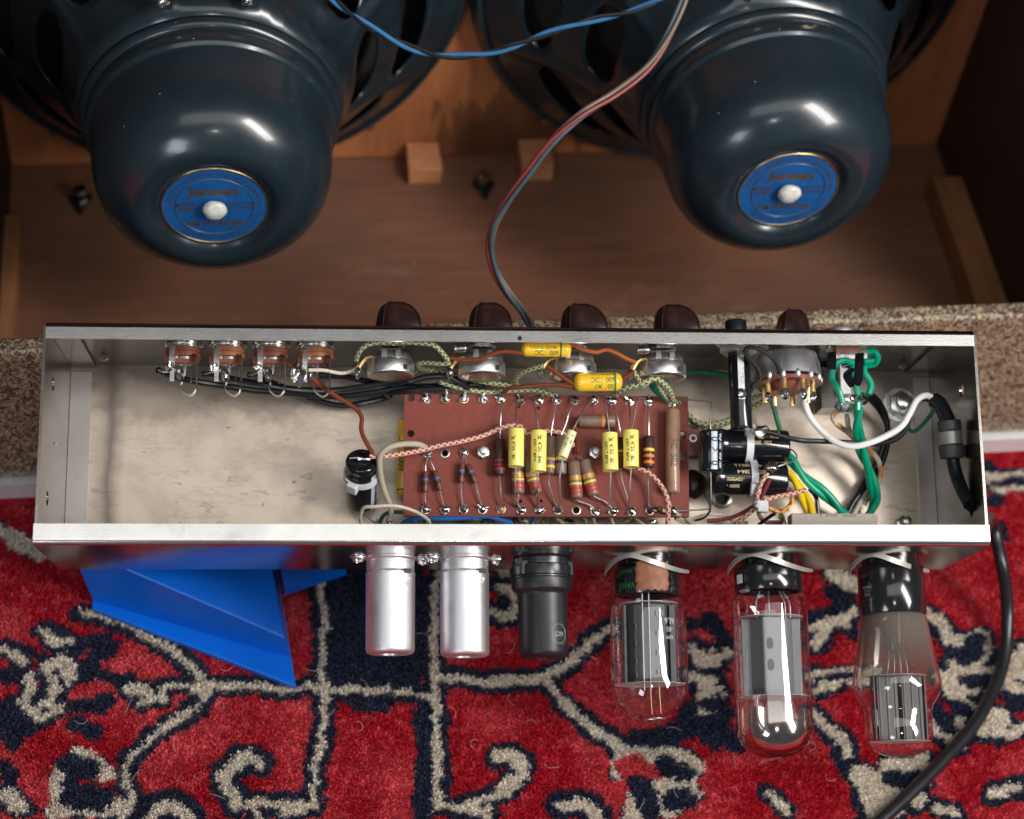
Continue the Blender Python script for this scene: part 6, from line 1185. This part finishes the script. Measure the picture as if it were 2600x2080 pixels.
fq = wrap(X, zc, 19.45, .42, YF - y1 - 18)
part('lettering', join(text_mb("6L6", 4.4, lambda x, y: fq(x, y - 3.6), .9), text_mb("-85", 3.4, lambda x, y: fq(x, y + .6), .9), text_mb("E6M", 2.6, lambda x, y: fq(x, y + 4.6), .9)), M_['ink_grey'], t, smooth=False)
# --- 2: tall power tube
X = P(1951, 1460, zc, 2).x; YL = lambda py: ylen(1960, py, zc)
t = thing('vacuum_tube', 'tallest glass power tube with light grey plates and a silvered tip', 'vacuum tube', (X, YF, zc), CH, 'glass power tubes on the front wall')
y1 = YL(1504); ye = YL(1928); g_mid = glass('bulb_glass_getter', (1, 1, 1), (ye - 33, ye - 10, (.50, .45, .40), 1.0, .85))
tube_base(t, X, zc, 17.4, 4, y1, 14)
part('bulb', MB().lathe((X, YF, zc), FA, [(y1 - .5, 15.5), (y1 + 1.5, 17.4), (y1 + 4, 18.6), (y1 + 8, 18.9), (ye - 18, 19.2), (ye - 12, 18.8), (ye - 7, 16.8), (ye - 3.5, 12.5), (ye - 1, 7), (ye, 0)], 64), g_mid, t, angle=80)
M_['plate_l'] = mat('light_grey_plate', (.155, .16, .17), .5, .05, .06, 80)
pa = YL(1573); pb = YL(1766)
part('plate', MB().lathe((X, YF, zc), FA, [(pa, 0), (pa, 11), (pb, 11), (pb, 0)], 6), M_['plate_l'], t, angle=15)
for s in (-1, 1):
    part('plate_wing', MB().box((X + s * 12.8 - 2.2, YF - pb, zc - 1), (X + s * 12.8 + 2.2, YF - pa, zc + 1)), M_['plate_l'], t)
    part('plate_rib', MB().cyl((X + s * 5.5, YF - pa, zc + 9.8), (X + s * 5.5, YF - pb, zc + 9.8), 1.2, 10), M_['plate_l'], t)
for q in (.34, .62): part('plate_hole', MB().prism([(X - 2.6 + 1.6 * math.cos(a_), YF - pa - (pb - pa) * q + 2.9 * math.sin(a_), zc + 9.7) for a_ in [k_ * math.pi / 10 for k_ in range(20)]], 0, (0, 0, .5)), M_['cone'], t)
micadisc(t, X, zc, YF - pa + 1, 17); micadisc(t, X, zc, YF - pb - .6, 18.4)
for dx, c_ in ((-8, 0), (-1.5, 0), (6.5, 0), (9, 0)): part('support_rod', MB().tube(spline([(X + dx * .7, YF - y1, zc + 3), (X + dx, YF - y1 - 6, zc + 5), (X + dx, YF - pa, zc + 6)], 1), .45, 8), M_['lead'], t)
part('getter_plate', MB().box((X - 4, YF - pb - 12, zc + 2), (X + 4, YF - pb - 3, zc + 2.6)), M_['plate_l'], t)
part('support_rod', MB().tube(spline([(X - 9, YF - pb, zc + 4), (X - 9.5, YF - pb - 10, zc + 5), (X - 6, YF - pb - 17, zc + 5), (X + 4, YF - pb - 19, zc + 5), (X + 9, YF - pb - 10, zc + 4)], 1), .45, 8), M_['lead'], t)
strap_clip(t, X, zc, 17, strap_pts(1852, 2062, -3))
part('base_badge', MB().add([wrap(X, zc, 17.45, -1.0, YF)(0, 0) * 0 + Vector((X + 17.5 * math.sin(a_), YF - y_, zc + 17.5 * math.cos(a_))) for a_ in (-1.35, -1.2, -1.05) for y_ in (8.5, 13)], [(0, 2, 3, 1), (2, 4, 5, 3)]), M_['ink_white'], t)
part('lettering', text_mb("MADE IN", 2.2, wrap(X, zc, 17.5, -1.0, YF - 17), .8), M_['ink_white'], t, smooth=False)
part('lettering', text_mb("mullard", 6, lambda x, y: Vector((X + 19.1 * math.sin(-1.2 + y / 19), YF - y1 - 26 - x, zc + 19.1 * math.cos(-1.2 + y / 19))), .8), M_['ink_grey'], t, smooth=False)
# --- 3: shouldered rectifier tube
X = P(2264, 1500, zc, 2).x; YL = lambda py: ylen(2266, py, zc)
t = thing('vacuum_tube', 'shouldered smoky glass rectifier tube, rightmost, on a tall black base', 'vacuum tube', (X, YF, zc), CH, 'glass power tubes on the front wall')
y1 = YL(1562); ye = YL(1925); tube_base(t, X, zc, 17.0, 4, y1, 15)
pf = [(-.5, 15), (1.5, 16.8), (6, 17.4), (14, 18.6), (24, 20.4), (32, 22.0), (36, 22.3), (39, 21.8), (43, 19.6), (46, 17.6), (49, 16.8), (56, 16.8), (62, 16.6), (66, 15), (69, 12), (71, 7.5), (72, 0)]
kk = (ye - y1) / 72.; g_brown = glass('bulb_glass_smoky', (.97, .95, .93), (y1 + 44 * kk, y1 + 3, (.15, .125, .105), .1, .80))
part('bulb', MB().lathe((X, YF, zc), FA, [(y1 + a_ * kk, r_) for a_, r_ in [(q, w) for q, w in pf]], 64), g_brown, t, angle=80)
pa = YL(1720); pb = YL(1880)
for s in (-1, 1):
    part('plate', MB().box((X + s * 6.3 - 5.2, YF - pb, zc - 4), (X + s * 6.3 + 5.2, YF - pa, zc + 4.5)), M_['plate'], t)
    for d in (-4, 0, 4): part('plate_rib', MB().cyl((X + s * 6.3 + d, YF - pb, zc + 4.6), (X + s * 6.3 + d, YF - pa, zc + 4.6), .55, 8), M_['plate_l'], t)
    part('plate_fin', MB().box((X + s * 13 - .3, YF - pb, zc - 2), (X + s * 13 + .3, YF - pa, zc + 5)), M_['plate'], t)
micadisc(t, X, zc, YF - pa + .6, 15.5); micadisc(t, X, zc, YF - pb - .6, 16.2)
for dx in (-4.5, -1.5, 1.5, 4.5): part('support_rod', MB().tube(spline([(X + dx * 1.2, YF - pa, zc + 2), (X + dx, YF - pa + 8, zc + 3), (X + dx * .6, YF - pa + 18, zc + 1)], 1), .4, 8), M_['lead'], t)
part('glass_stem', MB().lathe((X, YF, zc), FA, [(y1, 7), (y1 + 8, 6), (y1 + 17, 5), (y1 + 20, 3.5), (y1 + 20.5, 0)], 28), g_brown, t)
strap_clip(t, X, zc, 17, strap_pts(2160, 2358, -2))
part('lettering', text_mb("5Y3GT\nST-12\nMADE IN", 1.9, wrap(X, zc, 17.05, -1.08, YF - 17), .8), M_['ink_grey'], t, smooth=False)
print('objects', len(scene.objects), 'tris', sum(len(o.data.polygons) for o in scene.objects if o.type == 'MESH'))
